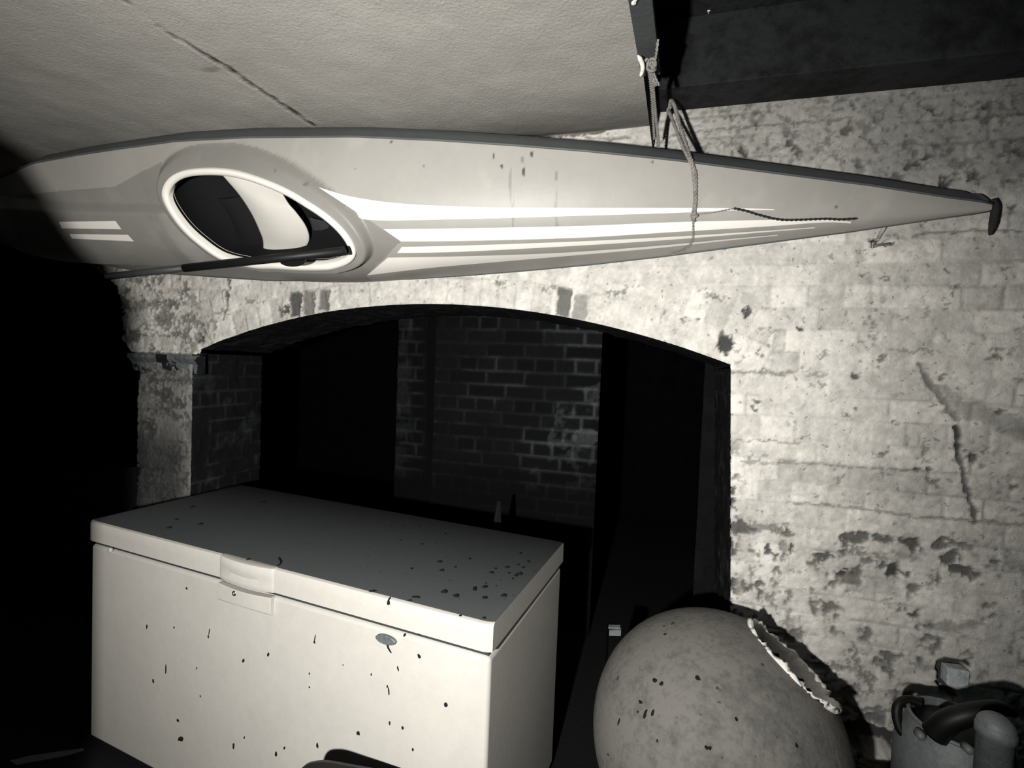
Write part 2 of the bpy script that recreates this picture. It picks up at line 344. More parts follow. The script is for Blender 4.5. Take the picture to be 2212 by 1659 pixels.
dark = np.maximum(dark, edge*.95*sstep(.50, .56, .6*n2+.4*n1))
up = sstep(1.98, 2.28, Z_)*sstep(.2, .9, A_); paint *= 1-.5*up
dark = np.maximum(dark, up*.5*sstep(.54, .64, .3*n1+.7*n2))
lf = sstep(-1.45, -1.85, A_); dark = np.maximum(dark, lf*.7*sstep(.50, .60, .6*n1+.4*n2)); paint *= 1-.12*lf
paint *= np.where(Z_ < 1.5, 1-(.72+.22*sstep(1.22, .95, Z_))*lf, 1)  # left pier darkened downward, a painted shadow below the impost
paint *= 1-.34*sstep(.95, 1.6, A_+.5*(fbm(A_, Z_, 2.5, 81)-.5))  # painted falloff of the light towards the right end
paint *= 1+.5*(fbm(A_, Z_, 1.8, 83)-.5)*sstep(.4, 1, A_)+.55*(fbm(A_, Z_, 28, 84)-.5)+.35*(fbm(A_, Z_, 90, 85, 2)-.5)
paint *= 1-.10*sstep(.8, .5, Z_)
disp -= .012*sstep(.3, .95, dark)
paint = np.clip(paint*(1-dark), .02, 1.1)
# the recesses: square socket, foot hole, slot under the peg
for poly, dep in (([(2026, 1422), (2098, 1428), (2092, 1450), (2088, 1490), (2070, 1508), (2035, 1505), (2025, 1470)], .05), ([(1820, 1565), (1868, 1560), (1905, 1575), (1975, 1600), (1975, 1645), (1890, 1640), (1822, 1612)], .09), ([(1884, 522), (1928, 516), (1930, 526), (1886, 533)], .03)):
    disp = np.where(in_poly(px_, py_, poly), -dep, disp)
disp = np.where((sd < .012) & (A_ > .6), disp-.006*n2, disp)
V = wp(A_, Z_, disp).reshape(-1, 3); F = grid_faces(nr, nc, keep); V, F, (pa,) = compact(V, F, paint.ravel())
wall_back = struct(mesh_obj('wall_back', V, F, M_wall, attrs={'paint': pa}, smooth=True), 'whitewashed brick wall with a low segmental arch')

# reveal of the arch: jambs and soffit, dark brick
def reveal(name, pts, depth, seed, gain=1.0, nd=None):
    pts = np.array(pts); s = np.r_[0, np.cumsum(np.hypot(*np.diff(pts, axis=0).T))]; n = max(int(s[-1]/.009), 4); ss = np.linspace(0, s[-1], n)
    a = np.interp(ss, s, pts[:, 0]); z = np.interp(ss, s, pts[:, 1]); d = np.arange(0, depth+.004, .009)
    SS, DD = np.meshgrid(ss, d); dj, t, _, _ = bricks(DD, SS, .0798, .232, .02, seed)
    ta, tz = np.gradient(a), np.gradient(z); l = np.hypot(ta, tz); na, nz = -tz/l, ta/l
    q = -.006*np.exp(-(np.maximum(dj, 0)/.005)**2)+.012*(fbm(SS, DD, 20, seed)-.5); q[0] = 0
    AA = a[None]+q*na[None]; ZZ = z[None]+q*nz[None]
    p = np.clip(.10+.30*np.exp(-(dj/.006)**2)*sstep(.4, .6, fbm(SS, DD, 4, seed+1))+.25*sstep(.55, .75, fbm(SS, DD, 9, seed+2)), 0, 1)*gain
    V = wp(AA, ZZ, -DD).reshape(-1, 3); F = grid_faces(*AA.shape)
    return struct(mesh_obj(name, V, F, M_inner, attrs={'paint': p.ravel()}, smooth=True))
zs = np.linspace(0, 1.50, 20)
reveal('trim_1', [(-1.715, z) for z in zs], .47, 101, 1.0)['label'] = 'dark brick reveal at the left side of the arch'
reveal('trim_2', [(XR(z), z) for z in np.linspace(1.52, 0, 20)], .47, 111, .8)['label'] = 'dark brick reveal at the right side of the arch'
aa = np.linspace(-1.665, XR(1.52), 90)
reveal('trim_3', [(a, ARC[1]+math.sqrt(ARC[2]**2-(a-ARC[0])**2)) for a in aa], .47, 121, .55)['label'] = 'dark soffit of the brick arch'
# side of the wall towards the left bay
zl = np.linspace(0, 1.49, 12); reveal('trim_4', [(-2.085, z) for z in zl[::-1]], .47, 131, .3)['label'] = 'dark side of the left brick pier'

# stone impost between arch and pier
mb = MB(); ra = np.random.default_rng(4)
n = 26; xs = np.linspace(-2.13, -1.655, n); V = []; F = []
for i, a in enumerate(xs):
    j = .006*ra.random()
    for d, z in ((-.02, 1.488), (.018+j, 1.486), (.022+j, 1.468), (-.004+j, 1.44), (-.012, 1.392), (-.02, 1.39)): V.append(wp(a, z+.003*ra.random(), d))
for i in range(n-1):
    for k in range(5): F.append((i*6+k, i*6+k+1, (i+1)*6+k+1, (i+1)*6+k))
F += [tuple(range(6))[::-1], tuple((n-1)*6+k for k in range(6))]
struct(mesh_obj('trim_5', np.array(V).reshape(-1, 3), F, mat('impost_stone', gc(.16), .95, [(14, .9), (45, .6)], .006, 50, dark=gc(.004), spec=.1, speck=[(9, .5, .9)])), 'dark stone impost under the left foot of the arch')

# ------------------------------------------------------------------ chamber behind the arch
def plane_wall(name, O, a0, a1, z0, z1, seed, fpaint, m=M_inner, step=.009, Hc=.0798, label=None):
    A, Zz = np.meshgrid(np.arange(a0, a1+step, step), np.arange(z0, z1, step))
    dj, t, row, col = bricks(A+.006*(fbm(A, Zz, 9, seed)-.5), Zz+.008*(fbm(A, Zz, 5, seed+1)-.5), Hc, .232, .03, seed)
    q = -.006*np.exp(-(np.maximum(dj, 0)/.006)**2)+.006*(t-.5)+.010*(fbm(A, Zz, 16, seed+3)-.5)
    p = np.clip(fpaint(A, Zz, dj, t), .0, 1.2)
    V = O+A[..., None]*WD+Zz[..., None]*Z+q[..., None]*NW
    return struct(mesh_obj(name, V.reshape(-1, 3), grid_faces(*A.shape), m, attrs={'paint': p.ravel()}, smooth=True), label)
OF = WO-NW*.72
def a_on(x, y, O): P = on_plane(x, y, O, NW); return (P-O)@WD, P[2]
aL, _ = a_on(938, 850, OF); aR, _ = a_on(1293, 850, OF); aLL, _ = a_on(857, 850, OF-NW*.05)
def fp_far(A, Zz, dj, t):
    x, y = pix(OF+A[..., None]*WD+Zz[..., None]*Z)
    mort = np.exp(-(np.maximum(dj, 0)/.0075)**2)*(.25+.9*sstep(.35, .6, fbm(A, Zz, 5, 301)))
    rightness = sstep(960, 1230, x+40*(fbm(A, Zz, 8, 302)-.5))  # light gradient put into the colour, brighter to the right
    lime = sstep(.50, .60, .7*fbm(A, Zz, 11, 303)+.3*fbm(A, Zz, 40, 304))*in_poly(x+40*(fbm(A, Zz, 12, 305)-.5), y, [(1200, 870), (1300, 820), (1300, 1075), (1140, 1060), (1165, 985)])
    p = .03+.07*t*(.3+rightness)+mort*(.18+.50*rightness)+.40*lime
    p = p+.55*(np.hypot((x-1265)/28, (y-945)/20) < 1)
    return p*(.06+.94*sstep(1075, 940, y))  # painted shadow: the pier fades to near black below
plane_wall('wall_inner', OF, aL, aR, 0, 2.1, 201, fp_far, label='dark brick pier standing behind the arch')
mb = MB(); q = OF+WD*aR; mb.box(q-NW*.5, NW*.495, WD*.004, Z*2.1); q = OF+WD*aL; mb.box(q-NW*.5, NW*.49, -WD*.004, Z*2.1)
struct(mb.build('trim_6', M_void), 'dark flanks of the pier behind the arch')
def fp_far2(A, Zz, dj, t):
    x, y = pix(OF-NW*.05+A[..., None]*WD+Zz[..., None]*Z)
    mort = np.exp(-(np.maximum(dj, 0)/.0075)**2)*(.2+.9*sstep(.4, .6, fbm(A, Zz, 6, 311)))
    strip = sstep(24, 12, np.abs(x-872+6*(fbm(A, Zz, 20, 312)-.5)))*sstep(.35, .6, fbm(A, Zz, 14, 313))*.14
    return (.015+mort*.22*sstep(925, 900, x)+strip)*sstep(1045, 990, y)*(x < 922)  # painted shade: fades out downward and towards the corner
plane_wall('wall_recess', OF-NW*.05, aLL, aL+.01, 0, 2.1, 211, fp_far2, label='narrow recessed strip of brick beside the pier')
# right return seen faintly inside the opening
OR = WO-NW*.42; a1, _ = a_on(1512, 1000, OR); a2, _ = a_on(1600, 1000, OR)
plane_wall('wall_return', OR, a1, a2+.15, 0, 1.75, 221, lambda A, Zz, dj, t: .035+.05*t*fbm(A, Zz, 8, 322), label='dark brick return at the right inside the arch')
# back and sides of the dark chamber
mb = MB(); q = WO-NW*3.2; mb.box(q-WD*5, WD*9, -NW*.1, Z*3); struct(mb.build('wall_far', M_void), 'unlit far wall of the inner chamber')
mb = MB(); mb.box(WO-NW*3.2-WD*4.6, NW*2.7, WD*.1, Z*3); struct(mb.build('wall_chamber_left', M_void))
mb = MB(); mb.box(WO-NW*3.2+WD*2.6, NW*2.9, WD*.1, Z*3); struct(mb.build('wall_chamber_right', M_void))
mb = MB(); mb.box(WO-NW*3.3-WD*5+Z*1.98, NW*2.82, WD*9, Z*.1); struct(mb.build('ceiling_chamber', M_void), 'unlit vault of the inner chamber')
# faint masonry ledge in the left bay
mb = MB(); P1 = at(120, 1024, 2.75); P2 = at(302, 1008, 2.62); dn = -Z*(P2[2]); mb.box(P1, P2-P1, np.array([.05, .3, 0]), -Z*.03); mb.box(P1-Z*.03, P2-P1, np.array([.05, .3, 0]), -Z*(P1[2]-.04))
struct(mb.build('trim_7', mat('ledge_stone', gc(.02), .95, [(20, .6)], .004, 40, spec=.1)), 'faint masonry ledge left of the pier')

# ------------------------------------------------------------------ floor, far surfaces of the cellar
mb = MB(); mb.box((-5, -4, -.1), (10, 0, 0), (0, 11, 0), (0, 0, .1)); struct(mb.build('floor', M_floor), 'dark dirty cellar floor')
mb = MB(); mb.box((-4.3, -3.5, 0), (.1, 0, 0), (0, 8, 0), (0, 0, 3)); struct(mb.build('wall_left', M_void), 'unlit left wall of the cellar')
mb = MB(); mb.box((2.45, -3.5, 0), (.1, 0, 0), (0, 5.5, 0), (0, 0, 3)); struct(mb.build('wall_right', M_void), 'unlit right wall of the cellar')
mb = MB(); mb.box((-4.3, -3.6, 0), (6.8, 0, 0), (0, .1, 0), (0, 0, 3)); struct(mb.build('wall_front', M_void), 'unlit wall behind the viewer')
# added light blocker just outside the view, shaped to keep the left bay dark
SP = [(32.6, None), (32.6, 7), (34.8, 11.5), (37, 16.5), (40.5, 21), (46, 24.5), (58, 26.5), (76, 24)]
SP = [(LP[0]-.52*math.tan(math.radians(a_)), 0 if e_ is None else LP[2]+.52/math.cos(math.radians(a_))*math.tan(math.radians(e_))) for a_, e_ in SP]; SP.append((SP[-1][0], 0))
mb = MB(); n = len(SP); mb.add([(x_, LP[1]+.52, z_) for x_, z_ in SP]+[(x_-.04, LP[1]+.64, z_) for x_, z_ in SP], [tuple(range(n)), tuple(range(2*n-1, n-1, -1))]+[(k, n+k, n+(k+1) % n, (k+1) % n) for k in range(n)])
struct(mb.build('shade_blocker', M_void), 'added unseen blocker that shades the left bay')

# ------------------------------------------------------------------ plaster ceiling with its crack
CZ = 2.345
def on_ceil(x, y, z=CZ): return on_plane(x, y, np.array([0, 0, z]), Z)
eA, eB = on_ceil(1402, 262), on_ceil(1370, 0)
def ac(P): return (P-WO)@WD, (P-WO)@NW
(ea, eb), (fa, fb) = ac(eA), ac(eB)
edge_a = lambda b: ea+(b-eb)*(fa-ea)/(fb-eb)
us = np.r_[np.linspace(-4.5, -2.9, 12)[:-1], np.arange(-2.9, 0, .0085), 0]
bs = np.r_[np.arange(-.02, 1.45, .0085), np.linspace(1.47, 4.8, 24)]
Ug, Bg = np.meshgrid(us, bs)
Ag = Ug/4.5*(4.5+edge_a(Bg))+edge_a(Bg)                       # last column follows the edge
ZB = lambda b: .11*np.clip(1-b/.5, 0, 1)**2
Pg = WO+Ag[..., None]*WD+Bg[..., None]*NW+CZ*Z
x, y = pix(Pg)
crack = [(225, -25), (270, 2), (300, 28), (335, 52), (362, 74), (395, 90), (425, 108), (450, 124), (492, 150), (512, 166), (545, 188), (578, 210), (604, 226), (640, 250), (678, 276)]
xw = x+7*(fbm(Ag, Bg, 40, 401)-.5); yw = y+7*(fbm(Ag, Bg, 40, 402)-.5)
dcr, tcr = seg_dist(xw, yw, crack); wcr = 1.2+2.6*sstep(.25, .5, tcr)*(.4+fbm(tcr*30, tcr, 1, 403))
cr = 1-sstep(wcr*.6, wcr*1.4, dcr); lip = np.exp(-((dcr-5)/3)**2)*sstep(.2, .5, tcr)
zz = ZB(Bg)+.020*(fbm(Ag, Bg, 1.6, 411)-.5)+.006*(fbm(Ag, Bg, 9, 412)-.5)+.006*cr-.0015*lip
Pg = Pg+zz[..., None]*Z
pc = .95+.10*(fbm(Ag, Bg, 3, 421)-.5)+.08*(fbm(Ag, Bg, 18, 422)-.5)-.9*cr*(.6+.4*sstep(.3, .6, fbm(tcr*60, tcr, 1, 404)))+.08*lip
pc -= .35*(1-sstep(.6, 1.2, np.hypot((xw-455)/22, (yw-152)/7)))
struct(mesh_obj('ceiling', Pg.reshape(-1, 3), grid_faces(*Ag.shape)[:, ::-1].copy(), M_ceil, attrs={'paint': np.clip(pc, .02, 1.1).ravel()}, smooth=True), 'painted plaster ceiling with a diagonal crack')
# edge of the ceiling slab and the dark boards above the beam
mb = MB(); b0, b1 = 0.0, 3.5
p = [WO+edge_a(b)*WD+b*NW+CZ*Z for b in (b0, b1)]
mb.add([p[0], p[1], p[1]+Z*.4, p[0]+Z*.4], [(0, 1, 2, 3)]); mb.box(WO-WD*4.5+(CZ+.4)*Z-NW*.1, WD*7, NW*4.6, Z*.05)
struct(mb.build('ceiling_boards', M_beam), 'dark boarding above the plaster edge')
# batten along the edge
mb = MB(); q0, q1 = on_ceil(1400, 152), on_ceil(1369, -60); d = q1-q0; wdt = WD*.052
mb.box(q0+Z*.004-WD*.018, d*1.6, wdt, -Z*.02); o = mb.build('timber_batten', M_batten, bevel=.002)
tag(o, 'grey timber batten along the right edge of the plaster ceiling', 'batten')
mb = MB(); q0 = WO+WD*(ea+.02)+NW*.0+Z*2.497; mb.box(q0, WD*2.2, NW*.165, Z*.24)
o = mb.build('ceiling_beam', M_beam, bevel=.006); tag(o, 'dark timber beam resting along the top of the brick wall', 'beam')

# ------------------------------------------------------------------ chest freezer
fo = np.array([-.0252, 1.1601, 0]); fy = -.3835; FW, FD, FH = 1.655, .643, .86
fa_ = np.array([math.cos(fy), math.sin(fy), 0]); fb_ = np.array([-math.sin(fy), math.cos(fy), 0]); fn = -fb_
def fp(u, v, z): return fo-fa_*u+fb_*v+Z*z           # u leftwards from the front right corner, v to the back
fz = thing('chest_freezer', fo-fa_*FW/2+fb_*FD/2, 'large white chest freezer with a dusty, shade-darkened lid in front of the arch', 'freezer')
LID = .072
mb = MB(); mb.box(fp(FW-.006, .008, .03), fa_*(FW-.012), fb_*(FD-.016), Z*(FH-LID-.017-.03)); mb.build('body', M_freezer, fz, bevel=.014, seg=4)
mb = MB(); mb.box(fp(FW-.014, .018, FH-LID-.019), fa_*(FW-.028), fb_*(FD-.034), Z*.021); mb.build('gasket', M_gasket, fz)
mb = MB(); mb.box(fp(FW-.05, .04, 0), fa_*(FW-.1), fb_*(FD-.08), Z*.035); mb.build('plinth', M_gasket, fz)
# lid with the scooped handle recess in its front edge; its top is dusty and coloured darker for grazing light
def u_at(x, y):                                       # u, z on the freezer's front face
    P = on_plane(x, y, fo, fb_); return (fo-P)@fa_, P[2]
uR, _ = u_at(592, 1240); uL, _ = u_at(476, 1205)
nU = 240; us = np.linspace(0, FW, nU)
us = np.sort(np.r_[us, uR-.0015, uR+.0015, uL-.0015, uL+.0015])
def scoop(u):
    t = np.clip((u-uR)/(uL-uR), 0, 1); ins = (u > uR) & (u < uL); return np.where(ins, .0*np.sin(math.pi*np.clip(t*.92+.04, 0, 1))**.8, 0)
rb = .011; V = []; prof_n = 0
for u in us:
    s = float(scoop(u)); cr_ = rb*3*max(0, 1-min(u, FW-u)/.03)**2*.25
    pts = [(s*.15+cr_, 0), (s*.15-.0+cr_, .012), (s*.5+cr_, LID*.5), (s+cr_, LID-rb), (s+cr_+rb*.3, LID-rb*.3), (s+cr_+rb, LID), (FD-rb-cr_, LID), (FD-rb*.3-cr_, LID-rb*.3), (FD-cr_, LID-rb), (FD-cr_, 0)]
    prof_n = len(pts)
    V += [fp(u, v, FH-LID+z-(.006*s/.03 if z < .02 else 0)) for v, z in pts]
F = [(i*prof_n+k, (i+1)*prof_n+k, (i+1)*prof_n+(k+1) % prof_n, i*prof_n+(k+1) % prof_n) for i in range(len(us)-1) for k in range(prof_n)]
F += [tuple(range(prof_n)), tuple((len(us)-1)*prof_n+k for k in range(prof_n))[::-1]]
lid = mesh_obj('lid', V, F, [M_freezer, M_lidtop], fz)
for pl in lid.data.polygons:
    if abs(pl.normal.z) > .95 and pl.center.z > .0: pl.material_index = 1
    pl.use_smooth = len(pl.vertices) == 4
m_ = lid.modifiers.new('es', 'EDGE_SPLIT'); m_.split_angle = math.radians(38)
# ends of the lid: soft caps
# grip insert (crescent lip at the scoop) and lock plate
V = []; n = 40
for i in range(n+1):
    u = uR+(uL-uR)*i/n; bow = .014*max(math.sin(math.pi*i/n), 0)**.6; cs = .010*max(math.sin(math.pi*i/n), 0)
    V += [fp(u, v_, FH-LID+z_) for v_, z_ in ((.016, LID+.0006), (-bow+.002, LID-.001), (-bow-.001, LID-.007), (-bow-.001, LID*.62), (-bow*.45-.001, LID*.50-cs), (-bow*.7-.001, .012-cs*.3), (-bow*.6, -.002-cs*.3), (.02, -.002))]
F = [(i*8+k, i*8+(k+1) % 8, (i+1)*8+(k+1) % 8, (i+1)*8+k) for i in range(n) for k in range(8)]+[tuple(range(8))[::-1], tuple(n*8+k for k in range(8))]
o = mesh_obj('handle', V, F, M_freezer, lid); m_ = o.modifiers.new('b', 'BEVEL'); m_.width = .0012; m_.segments = 2; m_.limit_method = 'ANGLE'
o.data.polygons.foreach_set('use_smooth', [len(p_.vertices) == 4 for p_ in o.data.polygons])
c1, c2, c3, c4 = [u_at(*q) for q in ((473, 1249), (588, 1276), (587, 1330), (470, 1303))]
u0, u1 = c2[0], c1[0]; z1 = FH-LID-.016; z0 = c3[1]
mb = MB(); V = []; n = 20
for i in range(n+1):
    u = u0+(u1-u0)*i/n; bow = .010*math.sin(math.pi*i/n)
    V += [fp(u, -.006-bow*.5, z1-bow*.4), fp(u, -.006-bow*.3, z0+.006), fp(u, -.002, z0), fp(u, .012, z0), fp(u, .012, z1-bow*.4)]
F = [(i*5+k, i*5+(k+1) % 5, (i+1)*5+(k+1) % 5, (i+1)*5+k) for i in range(n) for k in range(5)]+[tuple(range(5))[::-1], tuple(n*5+k for k in range(5))]
lp = mesh_obj('lock_plate', V, F, M_freezer, fz); m_ = lp.modifiers.new('b', 'BEVEL'); m_.width = .002; m_.segments = 2
kq = u_at(512, 1279); mb = MB(); mb.lathe(fp(kq[0], -.009, kq[1]), fn, [(.0085, -.01), (.0085, .001), (.007, .003), (.004, .003), (.0035, .0), (.0005, .0)], 24); mb.build('keyhole', M_chrome, lp, smooth=False)
kq = u_at(832, 1383); V = []; n = 40
mb = MB()
for rr_, hh in ((1, -.002), (1, .004), (.9, .006), (.8, .0055), (.01, .0058)):
    for k in range(n): t = 2*math.pi*k/n; V.append(fp(kq[0]+.033*rr_*math.cos(t), .008-hh*1.2-.002, kq[1]+.0125*rr_*math.sin(t)))
F = [(i*n+k, (i+1)*n+k, (i+1)*n+(k+1) % n, i*n+(k+1) % n) for i in range(4) for k in range(n)]
bd_ = mesh_obj('badge', V, F, M_badge, fz, smooth=True); bd_['label'] = 'small oval metal badge'
mb = MB(); kk = [u_at(*q) for q in ((834, 1393), (836, 1402), (840, 1409), (843, 1413))]; mb.tube([fp(u, .005, z) for u, z in kk], [.003, .0022, .0016, .001], 8); mb.build('drip', M_speck, fz)
kq = u_at(235, 1189); mb = MB(); mb.lathe(fp(kq[0], .006, kq[1]), fn, [(.009, -.004), (.009, .004), (.007, .006), (.001, .007)], 20); mb.build('cap', M_freezer, fz, smooth=True)
# dirt spots: flat crumbs stuck to the enamel
def crumb(mb, Pc, e1, e2, nn, rx, ry, seed):
    r_ = random.Random(seed); n = 9; v = []
    for k in range(n): t = 2*math.pi*k/n; q = .75+.5*r_.random(); v.append(Pc+e1*rx*q*math.cos(t)+e2*ry*q*math.sin(t))
    v.append(Pc+nn*min(rx, ry)*.45); mb.add(v, [(k, (k+1) % n, n) for k in range(n)])
mb = MB(); r_ = random.Random(5)
def front_spot(x, y, rx, ry, an=0):
    u, z = u_at(x, y); t = math.radians(an); s = 1/FPX*1.6
    e1 = -fa_*0+fa_*math.cos(t)-Z*math.sin(t); e2 = fa_*math.sin(t)+Z*math.cos(t)
    crumb(mb, fp(u, .0075, z), e1, e2, fn, rx*s, ry*s, int(x*7+y))
for q in [(312, 1356, 2.5, 6, 10), (371, 1358, 2.5, 2.5, 0), (447, 1368, 1.5, 11, 12), (445, 1378, 2.5, 3, 0), (398, 1273, 3, 3, 0), (676, 1382, 1.3, 8, 10), (675, 1390, 2.5, 3, 0), (575, 1417, 3, 5, 30), (521, 1430, 3, 6, 30), (353, 1448, 2.5, 11, 0), (420, 1446, 2, 3, 0), (326, 1474, 3, 5, 0), (379, 1560, 4.5, 3.5, 0), (385, 1600, 11, 5, -25), (428, 1507, 2, 2.5, 0),
          (664, 1458, 1.5, 3, 0), (664, 1488, 2, 2, 0), (833, 1487, 1.5, 3, 0), (836, 1497, 2, 8, -10), (902, 1421, 4, 4, 45), (870, 1375, 2, 4, 20), (902, 1371, 3, 4, 0), (960, 1527, 4, 4, 0), (770, 1588, 4, 4, 0), (866, 1577, 3, 3, 30), (838, 1566, 2, 4, 0), (798, 1461, 1.5, 3, 0), (737, 1440, 1.5, 1.5, 0), (856, 1448, 2, 5, -20), (681, 1614, 3, 6, 0), (592, 1633, 3, 6, 15), (500, 1615, 3, 8, 10), (888, 1624, 2, 3, 0), (523, 1597, 2, 4, 20), (610, 1620, 2, 4, 30)]: front_spot(*q)
def top_spot(x, y, rx, ry, an=0):
    P = on_plane(x, y, np.array([0, 0, FH]), Z); dd = np.linalg.norm(P-CAM); s = 1/FPX*dd; t = math.radians(an)
    crumb(mb, P+Z*.0006, np.array([math.cos(t), math.sin(t), 0]), np.array([-math.sin(t), math.cos(t), 0]), Z, rx*s, ry*s*1.5, int(x*3+y))
for q in [(950, 1213, 5, 4, 0), (955, 1232, 6, 4, 20), (984, 1225, 3, 3, 0), (960, 1278, 8, 5, 20), (985, 1287, 7, 5, 30), (1026, 1272, 4, 7, 0), (1048, 1268, 6, 4, 0), (1047, 1291, 6, 4, 30), (1063, 1237, 5, 4, 0), (1070, 1228, 3, 3, 0), (1096, 1225, 5, 4, 0), (1119, 1220, 4, 3, 0), (1122, 1240, 8, 5, 40), (1115, 1243, 4, 4, 0), (1125, 1195, 3, 4, 0), (1088, 1287, 7, 4, 0), (1090, 1285, 4, 4, 0), (900, 1290, 9, 3, 0), (905, 1138, 4, 2, 0), (1142, 1213, 4, 4, 0), (1100, 1238, 3, 3, 0), (1046, 1335, 4, 3, 0), (890, 1228, 3, 3, 0), (1130, 1226, 4, 3, 0), (1108, 1250, 3, 3, 0),
          (568, 1085, 6, 3, 0), (416, 1095, 4, 3, 0), (432, 1132, 6, 3, 0), (382, 1122, 4, 2, 0), (365, 1140, 5, 3, 0), (537, 1208, 3, 3, 0), (870, 1136, 3, 2, 0), (845, 1136, 3, 2, 0), (962, 1153, 3, 4, 0), (865, 1166, 3, 2, 0), (1050, 1260, 3, 2, 0), (805, 1277, 7, 3, 10), (886, 1297, 4, 2, 0), (994, 1330, 3, 2, 0), (912, 1175, 3, 3, 0), (1015, 1207, 3, 3, 0)]: top_spot(*q)
for i in range(70):
    P = fp(r_.uniform(.02, 1.5)**1.3*.9, r_.uniform(.05, .6), FH+.0005); crumb(mb, P, np.array([1., 0, 0]), np.array([0, 1., 0]), Z, r_.uniform(.0012, .003), r_.uniform(.0012, .003), i)
sp = mb.build('dirt_specks', M_speck, fz); sp['kind'] = 'stuff'; sp['label'] = 'dark crumbs of dirt on the enamel'
mb = MB(); qs = [on_plane(x, y, np.array([0, 0, FH+.003]), Z) for x, y in ((601, 1205), (606, 1212), (605, 1218), (599, 1222))]; mb.tube(spline(qs, 14), .0018, 6); mb.build('scrap', M_speck, fz)
mb = MB(); ub = u_at(840, 1293)[0]; mb.tube([fp(ub, .006, FH+.001), fp(ub, -.002, FH-.004), fp(ub-.001, -.0035, FH-.009), fp(ub-.002, -.003, FH-.014)], [.002, .0022, .004, .0035], 8); mb.build('blob', M_speck, fz)

# ------------------------------------------------------------------ kayak hung under the ceiling
KT = np.array([1.4473, 1.5064, 2.0410]); KN = np.array([-.12491, -.63053, -.76604]); K1 = np.array([.98220, -.18777, -.00561]); K2 = np.array([-.14030, -.75311, .64276])
bu = [0, .01, .128, .36, .66, .95, 1.22, 1.45, 1.71, 2.0, 2.4, 2.7, 2.95, 3.18, 3.41, 3.66, 3.95, 4.2, 4.35]
bv = [.012, .016, .036, .082, .133, .183, .222, .250, .278, .303, .318, .318, .302, .285, .262, .205, .13, .06, .02]
def Bw(s): return np.interp(s, bu, bv)
def Hd(s): return np.interp(s, [0, .3, .8, 1.5, 1.9, 2.15, 2.5, 2.9, 3.2, 3.8, 4.35], [.012, .055, .10, .165, .20, .205, .165, .12, .11, .08, .01])
def ks(x, y, w=0):                                    # s, v on a plane parallel to the seam plane
    P = on_plane(x, y, KT+KN*w, KN)-KT; return -(P@K1), P@K2
cock_px = [(352, 428), (358, 397), (384, 376), (430, 368), (495, 371), (560, 389), (630, 420), (695, 461), (742, 503), (765, 542), (755, 566), (715, 581), (655, 583), (595, 580), (545, 578), (480, 562), (420, 521), (377, 475)]
def deckw(s, v):
    b = Bw(s); t = np.clip(np.abs(v)/b, 0, 1); mid = np.exp(-((s-2.35)/.42)**2)
    h = Hd(s); p = 1.75+1.2*mid+.3*sstep(2.9, 3.1, s)
    w = h*(1-t**p)
    return w
def on_deck(x, y, off):
    w = .15
    for _ in range(30):
        a_, b_ = ks(x, y, w); w = .5*w+.5*(float(deckw(a_, b_))+off)
    return ks(x, y, w)
CK = spline_closed([on_deck(x, y, .050) for x, y in cock_px], 120)
def cock_sd(s, v):
    d, _ = seg_dist(s, v, list(map(tuple, CK))+[tuple(CK[0])]); return np.where(in_poly(s, v, list(map(tuple, CK))), -d, d)
def platform(s, v, sdv):
    c = .045; a = 1-sstep(.032, .052, sdv)                       # raised ground around the cockpit
    rid = sstep(2.72, 2.84, s)*(1-sstep(.125, .150, np.abs(v+.01)-.02*np.clip(s-3, 0, 1)))*sstep(4.0, 3.7, s)
    q = np.maximum(a, rid); return q*.040*sstep(0, .07, Bw(s)-np.abs(v))
kay = thing('kayak', KT-K1*2.1, 'long grey kayak with white stripes hung on its side above the arch', 'kayak')
ns, nv = 900, 170
sg = np.r_[0, .004, np.linspace(.012, 4.35, ns)]; tv = np.linspace(-1, 1, nv); tv = np.sign(tv)*np.abs(tv)**.9
SG, TV = np.meshgrid(sg, tv, indexing='ij'); VG = TV*Bw(SG); sdg = cock_sd(SG, VG)
WG = deckw(SG, VG)+platform(SG, VG, sdg)
# recess the line of verts nearest the cockpit on to its outline
PG = KT-SG[..., None]*K1+VG[..., None]*K2+WG[..., None]*KN
fcs = .25*(sdg[:-1, :-1]+sdg[1:, :-1]+sdg[:-1, 1:]+sdg[1:, 1:]); keepk = fcs > -.006
Fk = grid_faces(*SG.shape, keepk)[:, ::-1].copy()
xk, yk = pix(PG)
pk = .97+.06*(fbm(SG, VG, 3, 501)-.5)+.10*sstep(.62, .75, fbm(SG, VG, 6, 502))
xkw = xk+5*(fbm(SG, VG, 40, 505)-.5)
for bx, by, rx, ry, am in [(1067, 337, 2.5, 6, .9), (1084, 360, 3, 5, .9), (1131, 371, 3, 11, .9), (1148, 333, 3, 7, .9), (1128, 345, 3, 8, .4), (1102, 400, 3, 40, .3), (1108, 470, 2.2, 55, .35), (1203, 380, 4, 12, .35), (1202, 460, 2.5, 60, .3), (845, 306, 3, 4, .7), (915, 358, 2, 3, .6), (768, 365, 2, 3, .5), (1807, 447, 4, 4, .6), (790, 440, 2, 8, .9), (1410, 350, 3, 4, .6), (1060, 470, 2, 3, .5), (1285, 500, 3, 3, .4), (660, 398, 7, 4, .5), (595, 368, 3, 3, .4)]:
    pk = pk*(1-am*(1-sstep(.7, 1.2, np.hypot((xkw-bx)/rx, (yk-by)/ry))))
tone = 1-.22*(1-sstep(.055, .10, sdg))*sstep(2.0, 2.6, SG)-.10*sstep(2.75, 3.0, SG)     # darker moulded panel round and behind the cockpit
